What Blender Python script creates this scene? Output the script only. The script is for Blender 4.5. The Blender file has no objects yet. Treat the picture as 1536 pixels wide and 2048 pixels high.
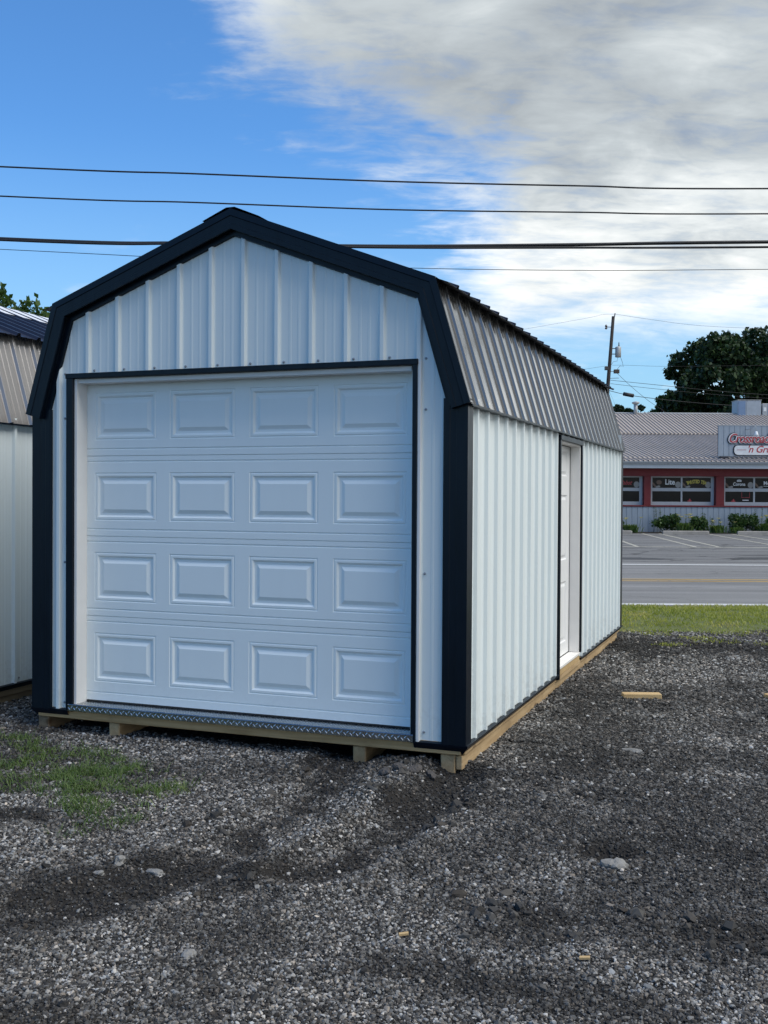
import bpy, bmesh, math, random
import numpy as np
from mathutils import Vector, Matrix, Euler

random.seed(7); rng = np.random.default_rng(7)
scene = bpy.context.scene
COL = scene.collection

# ------------------------------------------------------------------ camera
CX, CY, CZ = 4.773, -5.9315, 1.585
YAW, PITCH, ROLL = 0.3601, -0.0132, 0.0059
cam_d = bpy.data.cameras.new('camera'); cam = bpy.data.objects.new('camera', cam_d); COL.objects.link(cam)
cam_d.sensor_fit = 'VERTICAL'; cam_d.sensor_height = 24.0
cam_d.lens = 2114.34 / 2048 * 24.0
cam_d.clip_start = 0.05; cam_d.clip_end = 6000
F = Vector((-math.sin(YAW) * math.cos(PITCH), math.cos(YAW) * math.cos(PITCH), math.sin(PITCH)))
R0 = Vector((math.cos(YAW), math.sin(YAW), 0)); U0 = R0.cross(F)
R1 = R0 * math.cos(ROLL) + U0 * math.sin(ROLL); U1 = -R0 * math.sin(ROLL) + U0 * math.cos(ROLL)
cam.matrix_world = Matrix(((R1.x, U1.x, -F.x, CX), (R1.y, U1.y, -F.y, CY), (R1.z, U1.z, -F.z, CZ), (0, 0, 0, 1)))
scene.camera = cam

# ------------------------------------------------------------------ exposure
vs = scene.view_settings
vs.view_transform = 'Standard'; vs.look = 'None'; vs.exposure = 0.99; vs.gamma = 1.0; vs.use_curve_mapping = False
scene.render.engine = 'CYCLES'
scene.cycles.use_denoising = True
scene.cycles.max_bounces = 6

# ------------------------------------------------------------------ sun (soft, behind thin cloud, low on the right)
SUN_EL = math.radians(56); SUN_DIR = Vector((0.995, -0.09, 0)).normalized() * math.cos(SUN_EL) + Vector((0, 0, math.sin(SUN_EL)))
sun_d = bpy.data.lights.new('sun', 'SUN'); sun = bpy.data.objects.new('sun', sun_d); COL.objects.link(sun)
sun_d.energy = 1.5; sun_d.angle = math.radians(42); sun_d.color = (1.0, 0.985, 0.955)
sun.rotation_euler = SUN_DIR.to_track_quat('Z', 'Y').to_euler()

# ------------------------------------------------------------------ node helper
class N:
    """tiny node-tree helper: every method returns an output socket"""
    def __init__(s, tree): s.t = tree
    def node(s, typ, **kw):
        n = s.t.nodes.new(typ)
        for k, v in kw.items(): setattr(n, k, v)
        return n
    def put(s, sock, v):
        if isinstance(v, bpy.types.NodeSocket): s.t.links.new(v, sock)
        elif v is not None: sock.default_value = v
    def m(s, op, a, b=None, c=None, clamp=False):
        n = s.node('ShaderNodeMath', operation=op); n.use_clamp = clamp
        s.put(n.inputs[0], a)
        if b is not None: s.put(n.inputs[1], b)
        if c is not None: s.put(n.inputs[2], c)
        return n.outputs[0]
    def vm(s, op, a, b=None, scale=None):
        n = s.node('ShaderNodeVectorMath', operation=op); s.put(n.inputs[0], a)
        if b is not None: s.put(n.inputs[1], b)
        if scale is not None: s.put(n.inputs['Scale'], scale)
        return n.outputs['Value'] if op in ('LENGTH', 'DOT_PRODUCT') else n.outputs[0]
    def noise(s, vec, scale, detail=4, rough=0.5, dist=0.0, out='Fac', dim='3D'):
        n = s.node('ShaderNodeTexNoise', noise_dimensions=dim)
        if vec is not None: s.put(n.inputs['Vector'], vec)
        n.inputs['Scale'].default_value = scale; n.inputs['Detail'].default_value = detail
        n.inputs['Roughness'].default_value = rough; n.inputs['Distortion'].default_value = dist
        return n.outputs[out]
    def smooth(s, x, a, b, lo=0.0, hi=1.0):
        n = s.node('ShaderNodeMapRange', interpolation_type='SMOOTHSTEP')
        s.put(n.inputs[0], x); n.inputs[1].default_value = a; n.inputs[2].default_value = b
        n.inputs[3].default_value = lo; n.inputs[4].default_value = hi
        return n.outputs[0]
    def lin(s, x, a, b, lo=0.0, hi=1.0):
        n = s.node('ShaderNodeMapRange'); s.put(n.inputs[0], x)
        for i, v in enumerate((a, b, lo, hi)): n.inputs[i + 1].default_value = v
        return n.outputs[0]
    def mix(s, fac, a, b, blend='MIX'):
        n = s.node('ShaderNodeMix', data_type='RGBA', blend_type=blend)
        s.put(n.inputs[0], fac)
        for sock, v in ((n.inputs[6], a), (n.inputs[7], b)):
            s.put(sock, (*v, 1) if isinstance(v, tuple) and len(v) == 3 else v)
        return n.outputs[2]
    def mapping(s, vec, scale=(1, 1, 1), rot=(0, 0, 0), loc=(0, 0, 0)):
        n = s.node('ShaderNodeMapping'); s.put(n.inputs[0], vec)
        n.inputs['Scale'].default_value = scale; n.inputs['Rotation'].default_value = rot; n.inputs['Location'].default_value = loc
        return n.outputs[0]
    def ramp(s, x, stops):
        n = s.node('ShaderNodeValToRGB'); s.put(n.inputs[0], x); e = n.color_ramp.elements
        while len(e) < len(stops): e.new(0.5)
        for el, (p, c) in zip(e, stops): el.position = p; el.color = (*c, 1)
        return n.outputs[0]

# ------------------------------------------------------------------ world: clear blue on the left, a cloud bank on the right, run on unseen behind the camera
world = bpy.data.worlds.new('World'); scene.world = world; world.use_nodes = True
wt = world.node_tree; wt.nodes.clear(); w = N(wt)
tc = w.node('ShaderNodeTexCoord').outputs['Generated']
sky = w.node('ShaderNodeTexSky', sky_type='NISHITA')
sky.sun_disc = False; sky.sun_elevation = SUN_EL
sky.sun_rotation = math.atan2(SUN_DIR.x, SUN_DIR.y)
sky.air_density = 1.0; sky.dust_density = 0.3; sky.ozone_density = 2.0
d = w.mapping(tc, rot=(0, 0, -YAW))
skyc = w.mix(1.0, sky.outputs[0], (0.305, 0.54, 0.745), 'MULTIPLY')
sep = w.node('ShaderNodeSeparateXYZ'); w.put(sep.inputs[0], d)
ds, dd, dz = sep.outputs
az = w.m('ARCTAN2', ds, dd); el = w.m('ARCSINE', dz)
skyc = w.mix(w.smooth(el, 0.34, 0.02, 0.0, 0.75), skyc, (1.65, 2.65, 3.25))
zc = w.m('MAXIMUM', w.m('ADD', dz, 0.22), 0.08)
plane = w.node('ShaderNodeCombineXYZ')
w.put(plane.inputs[0], w.m('DIVIDE', ds, zc)); w.put(plane.inputs[1], w.m('DIVIDE', dd, zc))
pv = plane.outputs[0]
pstreak = w.mapping(pv, scale=(1.0, 1.25, 1.0), rot=(0, 0, -0.6))
n_big = w.noise(pstreak, 2.0, 4, 0.5, 0.3)
n_mid = w.noise(pstreak, 5.0, 6, 0.58, 0.5)
n_fine = w.noise(w.mapping(pv, scale=(0.8, 2.0, 1.0), rot=(0, 0, -0.5)), 11.0, 6, 0.6, 0.4)
nb = w.m('SUBTRACT', n_big, 0.5); nm = w.m('SUBTRACT', n_mid, 0.5); nf = w.m('SUBTRACT', n_fine, 0.5)
f1 = w.m('ADD', w.m('SUBTRACT', el, 0.350), w.m('MULTIPLY', w.m('ADD', az, 0.12), 0.46))
f0 = w.m('SUBTRACT', w.m('COSINE', w.m('SUBTRACT', az, 1.45)), math.cos(1.60))  # cloud sector widened behind the camera, out of view, to add neutral light
upper = w.m('MULTIPLY', w.m('MINIMUM', f1, f0), 1.6)
lowl = w.m('MINIMUM', w.m('SUBTRACT', el, 0.140), w.m('SUBTRACT', w.m('COSINE', w.m('SUBTRACT', az, 1.45)), math.cos(1.375)))
lowl = w.m('MULTIPLY', lowl, 2.6)
fld = w.m('MAXIMUM', upper, lowl)
pert = w.m('ADD', w.m('ADD', w.m('MULTIPLY', nb, 0.24), w.m('MULTIPLY', nm, 0.25)), w.m('MULTIPLY', nf, 0.22))
pert = w.m('MULTIPLY', pert, w.smooth(el, 0.13, 0.24, 0.3, 1.0))
cover = w.smooth(w.m('ADD', fld, pert), -0.06, 0.16)
cover = w.m('MULTIPLY', cover, w.lin(w.m('ADD', nm, nf), -0.25, 0.0, 0.82, 1.0))
hor_cl = w.m('MULTIPLY', w.smooth(w.m('ADD', nm, nb), 0.10, 0.30), w.smooth(el, 0.30, 0.06))   # small low clouds, faint wisps
cover = w.m('MAXIMUM', cover, w.m('MULTIPLY', hor_cl, 0.3))
bright = w.m('ADD', w.m('MULTIPLY', w.smooth(el, 0.37, 0.16), 0.62), w.m('ADD', w.m('MULTIPLY', nb, 1.5), w.m('ADD', w.m('MULTIPLY', w.m('MULTIPLY', nm, 1.25), w.smooth(el, 0.44, 0.22, 0.8, 1.0)), w.m('MULTIPLY', w.m('MULTIPLY', nf, 0.7), w.smooth(el, 0.44, 0.2, 0.4, 1.0)))))
edge = w.m('SUBTRACT', 1.0, w.smooth(w.m('ADD', fld, pert), 0.02, 0.16))
bright = w.m('ADD', bright, w.m('MULTIPLY', edge, 0.30))
cl = w.ramp(w.lin(bright, -0.25, 0.90), [(0.0, (1.5, 1.66, 1.80)), (0.35, (2.25, 2.46, 2.58)), (0.65, (3.3, 3.48, 3.52)), (1.0, (4.4, 4.44, 4.34))])
final = w.mix(cover, skyc, cl)
bg = w.node('ShaderNodeBackground'); w.put(bg.inputs[0], final); bg.inputs[1].default_value = 0.13
wo = w.node('ShaderNodeOutputWorld'); wt.links.new(bg.outputs[0], wo.inputs[0])

# ------------------------------------------------------------------ materials
def new_mat(name):
    m = bpy.data.materials.new(name); m.use_nodes = True
    t = m.node_tree; p = t.nodes['Principled BSDF']
    return m, N(t), p
def pset(n, p, color=None, rough=None, metal=None, spec=None, normal=None):
    if color is not None: n.put(p.inputs['Base Color'], (*color, 1) if isinstance(color, tuple) and len(color) == 3 else color)
    if rough is not None: n.put(p.inputs['Roughness'], rough)
    if metal is not None: n.put(p.inputs['Metallic'], metal)
    if spec is not None: n.put(p.inputs['Specular IOR Level'], spec)
    if normal is not None: n.put(p.inputs['Normal'], normal)
def bump(n, h, strength=0.3, dist=0.01):
    b = n.node('ShaderNodeBump'); b.inputs['Strength'].default_value = strength; b.inputs['Distance'].default_value = dist
    n.put(b.inputs['Height'], h); return b.outputs[0]
def plain(name, color, rough=0.5, metal=0.0, var=0.12, scale=3.0, spec=0.5, bmp=0.0, bscale=40, stretch=(1, 1, 1)):
    m, n, p = new_mat(name)
    oc = n.mapping(n.node('ShaderNodeTexCoord').outputs['Object'], scale=stretch)
    f = n.noise(oc, scale, 5, 0.6)
    k = n.lin(f, 0.25, 0.75, 1 - var, 1 + var)
    c = n.vm('SCALE', color, scale=k)
    pset(n, p, c, n.lin(n.noise(oc, scale * 3, 3), 0.3, 0.7, rough * 0.85, min(1, rough * 1.15)), metal, spec)
    if bmp: pset(n, p, normal=bump(n, n.noise(oc, bscale, 4), bmp, 0.01))
    return m
def siding_mat(name, col, soil=1.0):
    m, n, p = new_mat(name)
    oc = n.node('ShaderNodeTexCoord').outputs['Object']
    streak = n.noise(n.mapping(oc, scale=(9, 9, 0.5)), 1.0, 5, 0.6)
    dirt = n.smooth(n.noise(oc, 1.7, 6, 0.65), 0.52, 0.8)
    c = n.vm('SCALE', col, scale=n.lin(streak, 0.3, 0.7, 1 - .035 * soil, 1 + .02 * soil))
    c = n.mix(n.m('MULTIPLY', dirt, 0.05 * soil), c, (0.46, 0.43, 0.38))
    sz = n.node('ShaderNodeSeparateXYZ'); n.put(sz.inputs[0], oc)
    spl = n.m('MULTIPLY', n.smooth(sz.outputs[2], 0.42, 0.0), n.smooth(n.m('ADD', n.noise(oc, 30, 5, 0.7), n.m('MULTIPLY', n.noise(oc, 5, 3), 0.5)), 0.66, 0.95))
    c = n.mix(n.m('MULTIPLY', spl, 0.22 * soil), c, (0.30, 0.27, 0.23))
    pset(n, p, c, n.lin(streak, 0.3, 0.7, 0.36, 0.46), 0.0, 0.45)
    pset(n, p, normal=bump(n, n.noise(n.mapping(oc, scale=(1, 1, 0.35)), 2.2, 2), 0.11, 0.02))
    return m
M = {}
M['siding'] = siding_mat('white_siding_metal', (0.74, 0.80, 0.80))
M['door_white'] = siding_mat('garage_door_white', (0.82, 0.875, 0.88), 0.35)
M['jamb'] = plain('white_jamb_paint', (0.80, 0.78, 0.75), 0.5, var=0.05, scale=4)
M['entry_white'] = plain('entry_door_white', (0.80, 0.80, 0.79), 0.35, var=0.04, scale=3)
M['trim'] = plain('black_trim_metal', (0.0022, 0.0062, 0.0130), 0.34, var=0.25, scale=2.5, spec=0.25, stretch=(6, 6, 1))
def roof_mat(name, col, rough, metal, ior):
    m = plain(name, col, rough, metal=metal, var=0.10, scale=1.4, spec=0.5, stretch=(1, 5, 1))
    q = m.node_tree.nodes['Principled BSDF']; q.inputs['IOR'].default_value = ior
    q.inputs['Coat Weight'].default_value = 1.0; q.inputs['Coat Roughness'].default_value = 0.10; q.inputs['Coat IOR'].default_value = 1.6
    return m
M['roof'] = roof_mat('charcoal_roof_metal', (0.105, 0.100, 0.095), 0.17, 0.0, 1.8)
M['roof_tan'] = roof_mat('taupe_roof_metal', (0.27, 0.25, 0.235), 0.30, 0.3, 1.5)
M['roof_dark'] = plain('dark_roof_metal', (0.014, 0.016, 0.030), 0.35, var=0.2, scale=2)
M['ridge_white'] = plain('white_ridge_cap', (0.80, 0.81, 0.83), 0.35, var=0.04)
M['plate'] = plain('galvanised_plate', (0.36, 0.38, 0.40), 0.26, metal=1.0, var=0.25, scale=14)
M['lug'] = plain('bright_worn_lug', (0.75, 0.76, 0.78), 0.28, metal=0.9, var=0.2, scale=20)
M['rubber'] = plain('black_rubber', (0.012, 0.012, 0.013), 0.7)
M['screw'] = plain('screw_head', (0.32, 0.34, 0.37), 0.4, metal=0.4)
def wood_mat(name, a, b, axis):
    m, n, p = new_mat(name)
    oc = n.node('ShaderNodeTexCoord').outputs['Object']
    sc = [26, 26, 26]; sc[axis] = 1.6
    g = n.noise(n.mapping(oc, scale=tuple(sc)), 1.0, 6, 0.6, 1.2)
    blot = n.noise(oc, 2.3, 4, 0.6)
    v = n.node('ShaderNodeTexVoronoi'); n.put(v.inputs['Vector'], n.mapping(oc, scale=tuple(2.4 if i == axis else 5.5 for i in range(3)))); v.inputs['Scale'].default_value = 1.0
    knot = n.smooth(v.outputs['Distance'], 0.16, 0.05)
    c = n.mix(n.lin(g, 0.3, 0.7), a, b)
    c = n.mix(n.m('MULTIPLY', n.smooth(blot, 0.5, 0.75), 0.45), c, tuple(x * 0.55 for x in a))
    c = n.mix(n.m('MULTIPLY', knot, 0.8), c, (0.10, 0.055, 0.025))
    pset(n, p, c, 0.75, 0.0, 0.25, bump(n, g, 0.35, 0.004))
    return m
M['wood_x'] = wood_mat('treated_pine_front', (0.36, 0.225, 0.10), (0.55, 0.38, 0.195), 0)
M['wood_y'] = wood_mat('treated_pine_side', (0.36, 0.24, 0.125), (0.55, 0.40, 0.225), 1)
M['wood_fresh'] = wood_mat('fresh_cut_pine', (0.42, 0.28, 0.13), (0.58, 0.42, 0.22), 0)
M['wood_old'] = wood_mat('weathered_pine', (0.17, 0.12, 0.075), (0.28, 0.21, 0.13), 1)
M['endgrain'] = plain('pine_end_grain', (0.36, 0.26, 0.14), 0.8, var=0.3, scale=30)

# ------------------------------------------------------------------ mesh helpers
def link(name, me, mat=None, parent=None, kind=None):
    o = bpy.data.objects.new(name, me); COL.objects.link(o)
    if mat is not None and me is not None and hasattr(me, 'materials') and not me.materials:
        for q in (mat if isinstance(mat, (list, tuple)) else [mat]): me.materials.append(M[q] if isinstance(q, str) else q)
    if parent is not None: o.parent = parent
    if kind: o['kind'] = kind
    return o
def mesh_from(name, V, Fc, smooth=False):
    me = bpy.data.meshes.new(name); me.from_pydata([tuple(map(float, v)) for v in V], [], [tuple(f) for f in Fc]); me.update()
    if smooth: me.polygons.foreach_set('use_smooth', [True] * len(me.polygons))
    return me
def np_mesh(name, V, Fc):
    """fast mesh: V (n,3), Fc (m,k) arrays"""
    V = np.asarray(V, np.float32); Fc = np.asarray(Fc, np.int32); k = Fc.shape[1]
    me = bpy.data.meshes.new(name)
    me.vertices.add(len(V)); me.vertices.foreach_set('co', V.ravel())
    me.loops.add(Fc.size); me.loops.foreach_set('vertex_index', Fc.ravel())
    me.polygons.add(len(Fc)); me.polygons.foreach_set('loop_start', np.arange(0, Fc.size, k, dtype=np.int32))
    me.update(calc_edges=True); me.validate()
    return me
class MB:
    def __init__(s): s.V = []; s.F = []
    def add(s, V, Fc):
        b = len(s.V); s.V += [tuple(v) for v in V]; s.F += [tuple(i + b for i in f) for f in Fc]; return s
    def box(s, x0, x1, y0, y1, z0, z1):
        V = [(x, y, z) for z in (z0, z1) for y in (y0, y1) for x in (x0, x1)]
        return s.add(V, [(0, 2, 3, 1), (4, 5, 7, 6), (0, 1, 5, 4), (2, 6, 7, 3), (0, 4, 6, 2), (1, 3, 7, 5)])
    def cbox(s, x0, x1, y0, y1, z0, z1, c=0.004):
        """box with all edges chamfered"""
        bm = bmesh.new(); bmesh.ops.create_cube(bm, size=1.0)
        for v in bm.verts: v.co = Vector(((x0 + x1) / 2 + v.co.x * (x1 - x0), (y0 + y1) / 2 + v.co.y * (y1 - y0), (z0 + z1) / 2 + v.co.z * (z1 - z0)))
        c = min(c, 0.3 * min(x1 - x0, y1 - y0, z1 - z0))
        bmesh.ops.bevel(bm, geom=list(bm.edges), offset=c, segments=1, affect='EDGES')
        bm.verts.index_update(); s.add([v.co[:] for v in bm.verts], [[v.index for v in f.verts] for f in bm.faces]); bm.free(); return s
    def tube(s, pts, r, n=8, caps=True):
        pts = [Vector(p) for p in pts]; rs = r if isinstance(r, (list, tuple)) else [r] * len(pts)
        rings = []
        for i, p in enumerate(pts):
            t = (pts[min(i + 1, len(pts) - 1)] - pts[max(i - 1, 0)]).normalized()
            a = t.orthogonal().normalized() if abs(t.z) > 0.95 else t.cross(Vector((0, 0, 1))).normalized(); b = t.cross(a)
            rings.append([p + (a * math.cos(q) + b * math.sin(q)) * rs[i] for q in [2 * math.pi * j / n for j in range(n)]])
        V = [v for R in rings for v in R]; Fc = []
        for i in range(len(pts) - 1):
            for j in range(n): Fc.append((i * n + j, i * n + (j + 1) % n, (i + 1) * n + (j + 1) % n, (i + 1) * n + j))
        if caps: Fc += [tuple(range(n))[::-1], tuple(range((len(pts) - 1) * n, len(pts) * n))]
        return s.add(V, Fc)
    def lathe(s, prof, c=(0, 0, 0), n=12):
        """prof: list of (radius, z)"""
        V = [(c[0] + r * math.cos(2 * math.pi * j / n), c[1] + r * math.sin(2 * math.pi * j / n), c[2] + z) for r, z in prof for j in range(n)]
        Fc = [(i * n + j, i * n + (j + 1) % n, (i + 1) * n + (j + 1) % n, (i + 1) * n + j) for i in range(len(prof) - 1) for j in range(n)]
        Fc += [tuple(range(n))[::-1], tuple(range((len(prof) - 1) * n, len(prof) * n))]
        return s.add(V, Fc)
    def strip(s, rows, closed=False):
        """rows: list of equal-length point lists, quads between"""
        n = len(rows[0]); V = [p for r in rows for p in r]; Fc = []
        for i in range(len(rows) - 1):
            for j in range(n - 1): Fc.append((i * n + j, i * n + j + 1, (i + 1) * n + j + 1, (i + 1) * n + j))
        return s.add(V, Fc)
    def me(s, name, smooth=False): return mesh_from(name, s.V, s.F, smooth)
    def build(s, name, mat, parent=None, kind=None, smooth=False): return link(name, s.me(name, smooth), mat, parent, kind)
def thing(name, label, cat, loc=(0, 0, 0), rotz=0.0, group=None):
    o = bpy.data.objects.new(name, None); COL.objects.link(o); o.location = loc; o.rotation_euler = (0, 0, rotz)
    o.empty_display_size = 0.2
    o['label'] = label; o['category'] = cat
    if group: o['group'] = group
    return o
def tag(o, label, cat, group=None):
    o['label'] = label; o['category'] = cat
    if group: o['group'] = group
    return o
def street(s, d, z=0.0):
    """street frame (s along the road, d across it) to world"""
    return Vector((CX + s * math.cos(YAW) - d * math.sin(YAW), CY + s * math.sin(YAW) + d * math.cos(YAW), z))
def street_np(s, d):
    return CX + s * math.cos(YAW) - d * math.sin(YAW), CY + s * math.sin(YAW) + d * math.cos(YAW)
def to_street(x, y):
    dx, dy = x - CX, y - CY
    return dx * math.cos(YAW) + dy * math.sin(YAW), -dx * math.sin(YAW) + dy * math.cos(YAW)

# ------------------------------------------------------------------ numpy value noise
_perm = rng.random((256, 256))
def vnoise(x, y):
    xi = np.floor(x).astype(int); yi = np.floor(y).astype(int); fx = x - xi; fy = y - yi
    fx = fx * fx * (3 - 2 * fx); fy = fy * fy * (3 - 2 * fy)
    g = lambda a, b: _perm[a % 256, b % 256]
    return (g(xi, yi) * (1 - fx) + g(xi + 1, yi) * fx) * (1 - fy) + (g(xi, yi + 1) * (1 - fx) + g(xi + 1, yi + 1) * fx) * fy
def fbm(x, y, o=4):
    s = 0; a = 0.5; k = 1.0
    for i in range(o): s = s + a * vnoise(x * k + 17.3 * i, y * k + 5.1 * i); a *= 0.5; k *= 2.03
    return s
def seg_dist(x, y, pl):
    best = np.full(np.shape(x), 1e9)
    for (x0, y0), (x1, y1) in zip(pl[:-1], pl[1:]):
        dx, dy = x1 - x0, y1 - y0; t = np.clip(((x - x0) * dx + (y - y0) * dy) / (dx * dx + dy * dy), 0, 1)
        best = np.minimum(best, np.hypot(x - x0 - t * dx, y - y0 - t * dy))
    return best

# ------------------------------------------------------------------ ground: wheel ruts, soil patches, grass patches (world metres)
RUT_A = [(2.24, 0.25), (2.40, -0.55), (2.52, -1.30), (2.48, -1.85), (2.36, -2.27), (2.20, -2.60), (1.9, -2.95)]
RUT_B = [(3.02, -0.10), (3.05, -0.65), (3.03, -1.05), (3.00, -1.50), (2.90, -1.90)]
SOIL = [  # x, y, rx, ry, strength
    (3.08, -0.62, .20, .30, 1.0), (3.05, -0.15, .16, .35, .8), (1.25, -1.70, .30, .14, 1.0), (0.75, -1.25, .25, .15, .8), (4.06, -1.13, .16, .13, 1.0),
    (3.88, -1.98, .30, .10, .8), (3.93, -2.16, .22, .10, .6), (4.58, -1.92, .30, .12, .9), (3.74, -2.63, .35, .12, .6), (2.66, -3.33, .4, .12, .6),
    (4.45, -0.90, .40, .22, .7), (4.18, -2.62, .35, .12, .5), (3.7, 0.35, .35, .55, .7), (3.35, 2.3, .22, 1.0, .6), (3.4, 5.6, .6, .6, .8), (4.4, 6.0, 1.2, .5, .7),
    (2.45, -2.05, .35, .22, .9), (2.2, -2.45, .40, .18, .8), (2.9, -2.55, .5, .12, .4), (3.45, -1.6, .25, .1, .5), (4.9, 2.2, .5, .7, .5)]
GRASS = [(1.45, -1.42, .26, .24, 1.0), (1.62, -1.62, .16, .16, .9), (0.9, -1.3, .3, .16, .7), (0.05, -0.45, .40, .16, .9), (0.62, -0.62, .35, .25, .9), (0.95, -0.95, .40, .25, 1.0), (1.35, -1.15, .32, .26, 1.0), (1.60, -1.40, .16, .28, 1.0), (1.60, -1.85, .14, .10, .45), (0.55, -1.0, .5, .2, .8), (1.66, -1.05, .16, .1, .5),
         (-0.35, -0.75, .5, .4, .8)]
def blob(x, y, L):
    w_ = fbm(x * 4 + 3, y * 4, 4) - 0.47; w2 = fbm(x * 13, y * 13 + 8, 3) - 0.44
    m = np.zeros(np.shape(x))
    for (bx, by, rx, ry, s) in L:
        q = np.hypot((x - bx) / rx, (y - by) / ry) + 2.2 * w_ + 1.4 * w2
        m = np.maximum(m, s * np.clip(1.5 - q, 0, 1))
    return m
def soil_mask(x, y):
    m = blob(x, y, SOIL)
    n1 = fbm(x * 5, y * 5 + 40, 4) - 0.47; n2 = fbm(x * 18 + 9, y * 18, 3) - 0.44
    m = np.maximum(m, np.clip(1.15 - (seg_dist(x, y, RUT_A) / .17 + 3.2 * n1 + 2.0 * n2), 0, 1) * .8)
    m = np.maximum(m, np.clip(1.1 - (seg_dist(x, y, RUT_B) / .13 + 2.4 * n1 + 1.5 * n2), 0, 1))
    m = np.maximum(m, np.clip((fbm(x * 1.1 + 30, y * 1.1, 5) - 0.515) * 4, 0, .45))
    return m
def inside_shed(x, y, pad=0.0): return (x > 0.0 - pad) & (x < 3.0 + pad) & (y > 0.05 - pad) & (y < 6.3 + pad)
def ground_h(x, y):
    s, d_ = to_street(x, y)
    h = 0.05 * (fbm(x * 0.6, y * 0.6 + 11, 3) - 0.45) + 0.030 * (fbm(x * 3.1, y * 3.1, 3) - 0.45) + 0.018 * (fbm(x * 11, y * 11 + 5, 3) - 0.45) + 0.008 * (fbm(x * 34, y * 34, 2) - 0.4)
    for pl, wd, dep in ((RUT_A, .17, .025), (RUT_B, .16, .042)):
        q = seg_dist(x, y, pl) / wd
        h = h - dep * np.exp(-q ** 4) + dep * 0.55 * np.exp(-((q - 1.5) / .42) ** 2) * (0.5 + fbm(x * 9, y * 9, 2))
    # churned ridge of tread clods between the ruts
    q = seg_dist(x, y, [(2.72, 0.02), (2.86, -0.30), (2.80, -0.75)])
    h = h + 0.050 * np.exp(-(q / .14) ** 2) * (0.4 + fbm(x * 14, y * 14, 3))
    h = h + 0.03 * np.exp(-((x - 3.22) / .16) ** 2) * ((y > .8) & (y < 6.5)) * (0.5 + fbm(x * 6, y * 6 + 3, 2))
    h = h - 0.06 * np.exp(-(np.hypot((x - 4.05) / .10, (y + 1.13) / .07)) ** 2) 
    h = np.where(inside_shed(x, y), np.minimum(h, 0.0) - 0.01, h)
    fade = np.clip((12.8 - d_) / 0.8, 0, 1) * np.clip((7 - np.abs(s)) / 2, 0, 1)
    return h * fade
def axis_pts(segs):
    out = []
    for a, b, n in segs: out += list(np.linspace(a, b, n, endpoint=False))
    out.append(segs[-1][1]); return np.array(out)
gs = axis_pts([(-900, -60, 6), (-60, -8, 14), (-8, -3.2, 50), (-3.2, 3.2, 260), (3.2, 8, 50), (8, 60, 14), (60, 900, 6)])
gd = axis_pts([(-300, -20, 5), (-20, 0, 8), (0, 2.6, 24), (2.6, 6.5, 230), (6.5, 13.5, 170), (13.5, 40, 20), (40, 140, 10), (140, 3000, 8)])
SS, DD = np.meshgrid(gs, gd)
GX, GY = street_np(SS, DD)
GZ = ground_h(GX, GY); GZ = np.where(DD > 13.2, -0.012, GZ)
nS, nD = len(gs), len(gd)
idx = np.arange(nS * nD).reshape(nD, nS)
Fq = np.stack([idx[:-1, :-1], idx[:-1, 1:], idx[1:, 1:], idx[1:, :-1]], -1).reshape(-1, 4)
me = np_mesh('ground', np.stack([GX, GY, GZ], -1).reshape(-1, 3), Fq)
me.polygons.foreach_set('use_smooth', [True] * len(me.polygons))
at = me.attributes.new('soil', 'FLOAT', 'POINT'); at.data.foreach_set('value', soil_mask(GX, GY).ravel().astype(np.float32))
at = me.attributes.new('turf', 'FLOAT', 'POINT'); at.data.foreach_set('value', blob(GX, GY, GRASS).ravel().astype(np.float32))
m, n, p = new_mat('gravel_ground')
geo = n.node('ShaderNodeNewGeometry').outputs['Position']
soil = n.node('ShaderNodeAttribute', attribute_name='soil').outputs['Fac']
turf = n.node('ShaderNodeAttribute', attribute_name='turf').outputs['Fac']
vo = n.node('ShaderNodeTexVoronoi', feature='F1'); n.put(vo.inputs['Vector'], geo); vo.inputs['Scale'].default_value = 62
vcol = n.node('ShaderNodeSeparateColor'); n.put(vcol.inputs[0], vo.outputs['Color'])
vdist = vo.outputs['Distance']
stone = n.ramp(vcol.outputs[0], [(0.0, (0.03, 0.03, 0.032)), (0.45, (0.12, 0.12, 0.123)), (0.8, (0.25, 0.248, 0.245)), (1.0, (0.45, 0.44, 0.42))])
stone = n.mix(n.smooth(vdist, 0.35, 0.75), stone, (0.02, 0.019, 0.018))
big = n.noise(geo, 0.9, 5, 0.6); midn = n.noise(geo, 7, 5, 0.65)
stone = n.vm('SCALE', stone, scale=n.lin(n.m('ADD', big, midn), 0.7, 1.3, 0.16, 0.40))
soilc = n.mix(n.noise(geo, 40, 5, 0.7), (0.007, 0.0065, 0.006), (0.034, 0.030, 0.027))
fs = n.smooth(n.m('ADD', soil, n.m('MULTIPLY', n.m('SUBTRACT', midn, 0.5), 0.7)), 0.25, 0.75)
c = n.mix(fs, stone, soilc)
c = n.mix(n.m('MULTIPLY', n.smooth(turf, 0.3, 0.9), 0.5), c, (0.030, 0.034, 0.018))
hb = n.m('ADD', n.m('MULTIPLY', n.m('SUBTRACT', 1.0, vdist), 0.7), n.m('MULTIPLY', n.noise(geo, 120, 3), 0.4))
pset(n, p, c, 0.85, 0.0, 0.25, bump(n, hb, 0.9, 0.012))
M['gravel_ground'] = m
ground = link('ground', me, 'gravel_ground', kind='structure')

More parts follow.
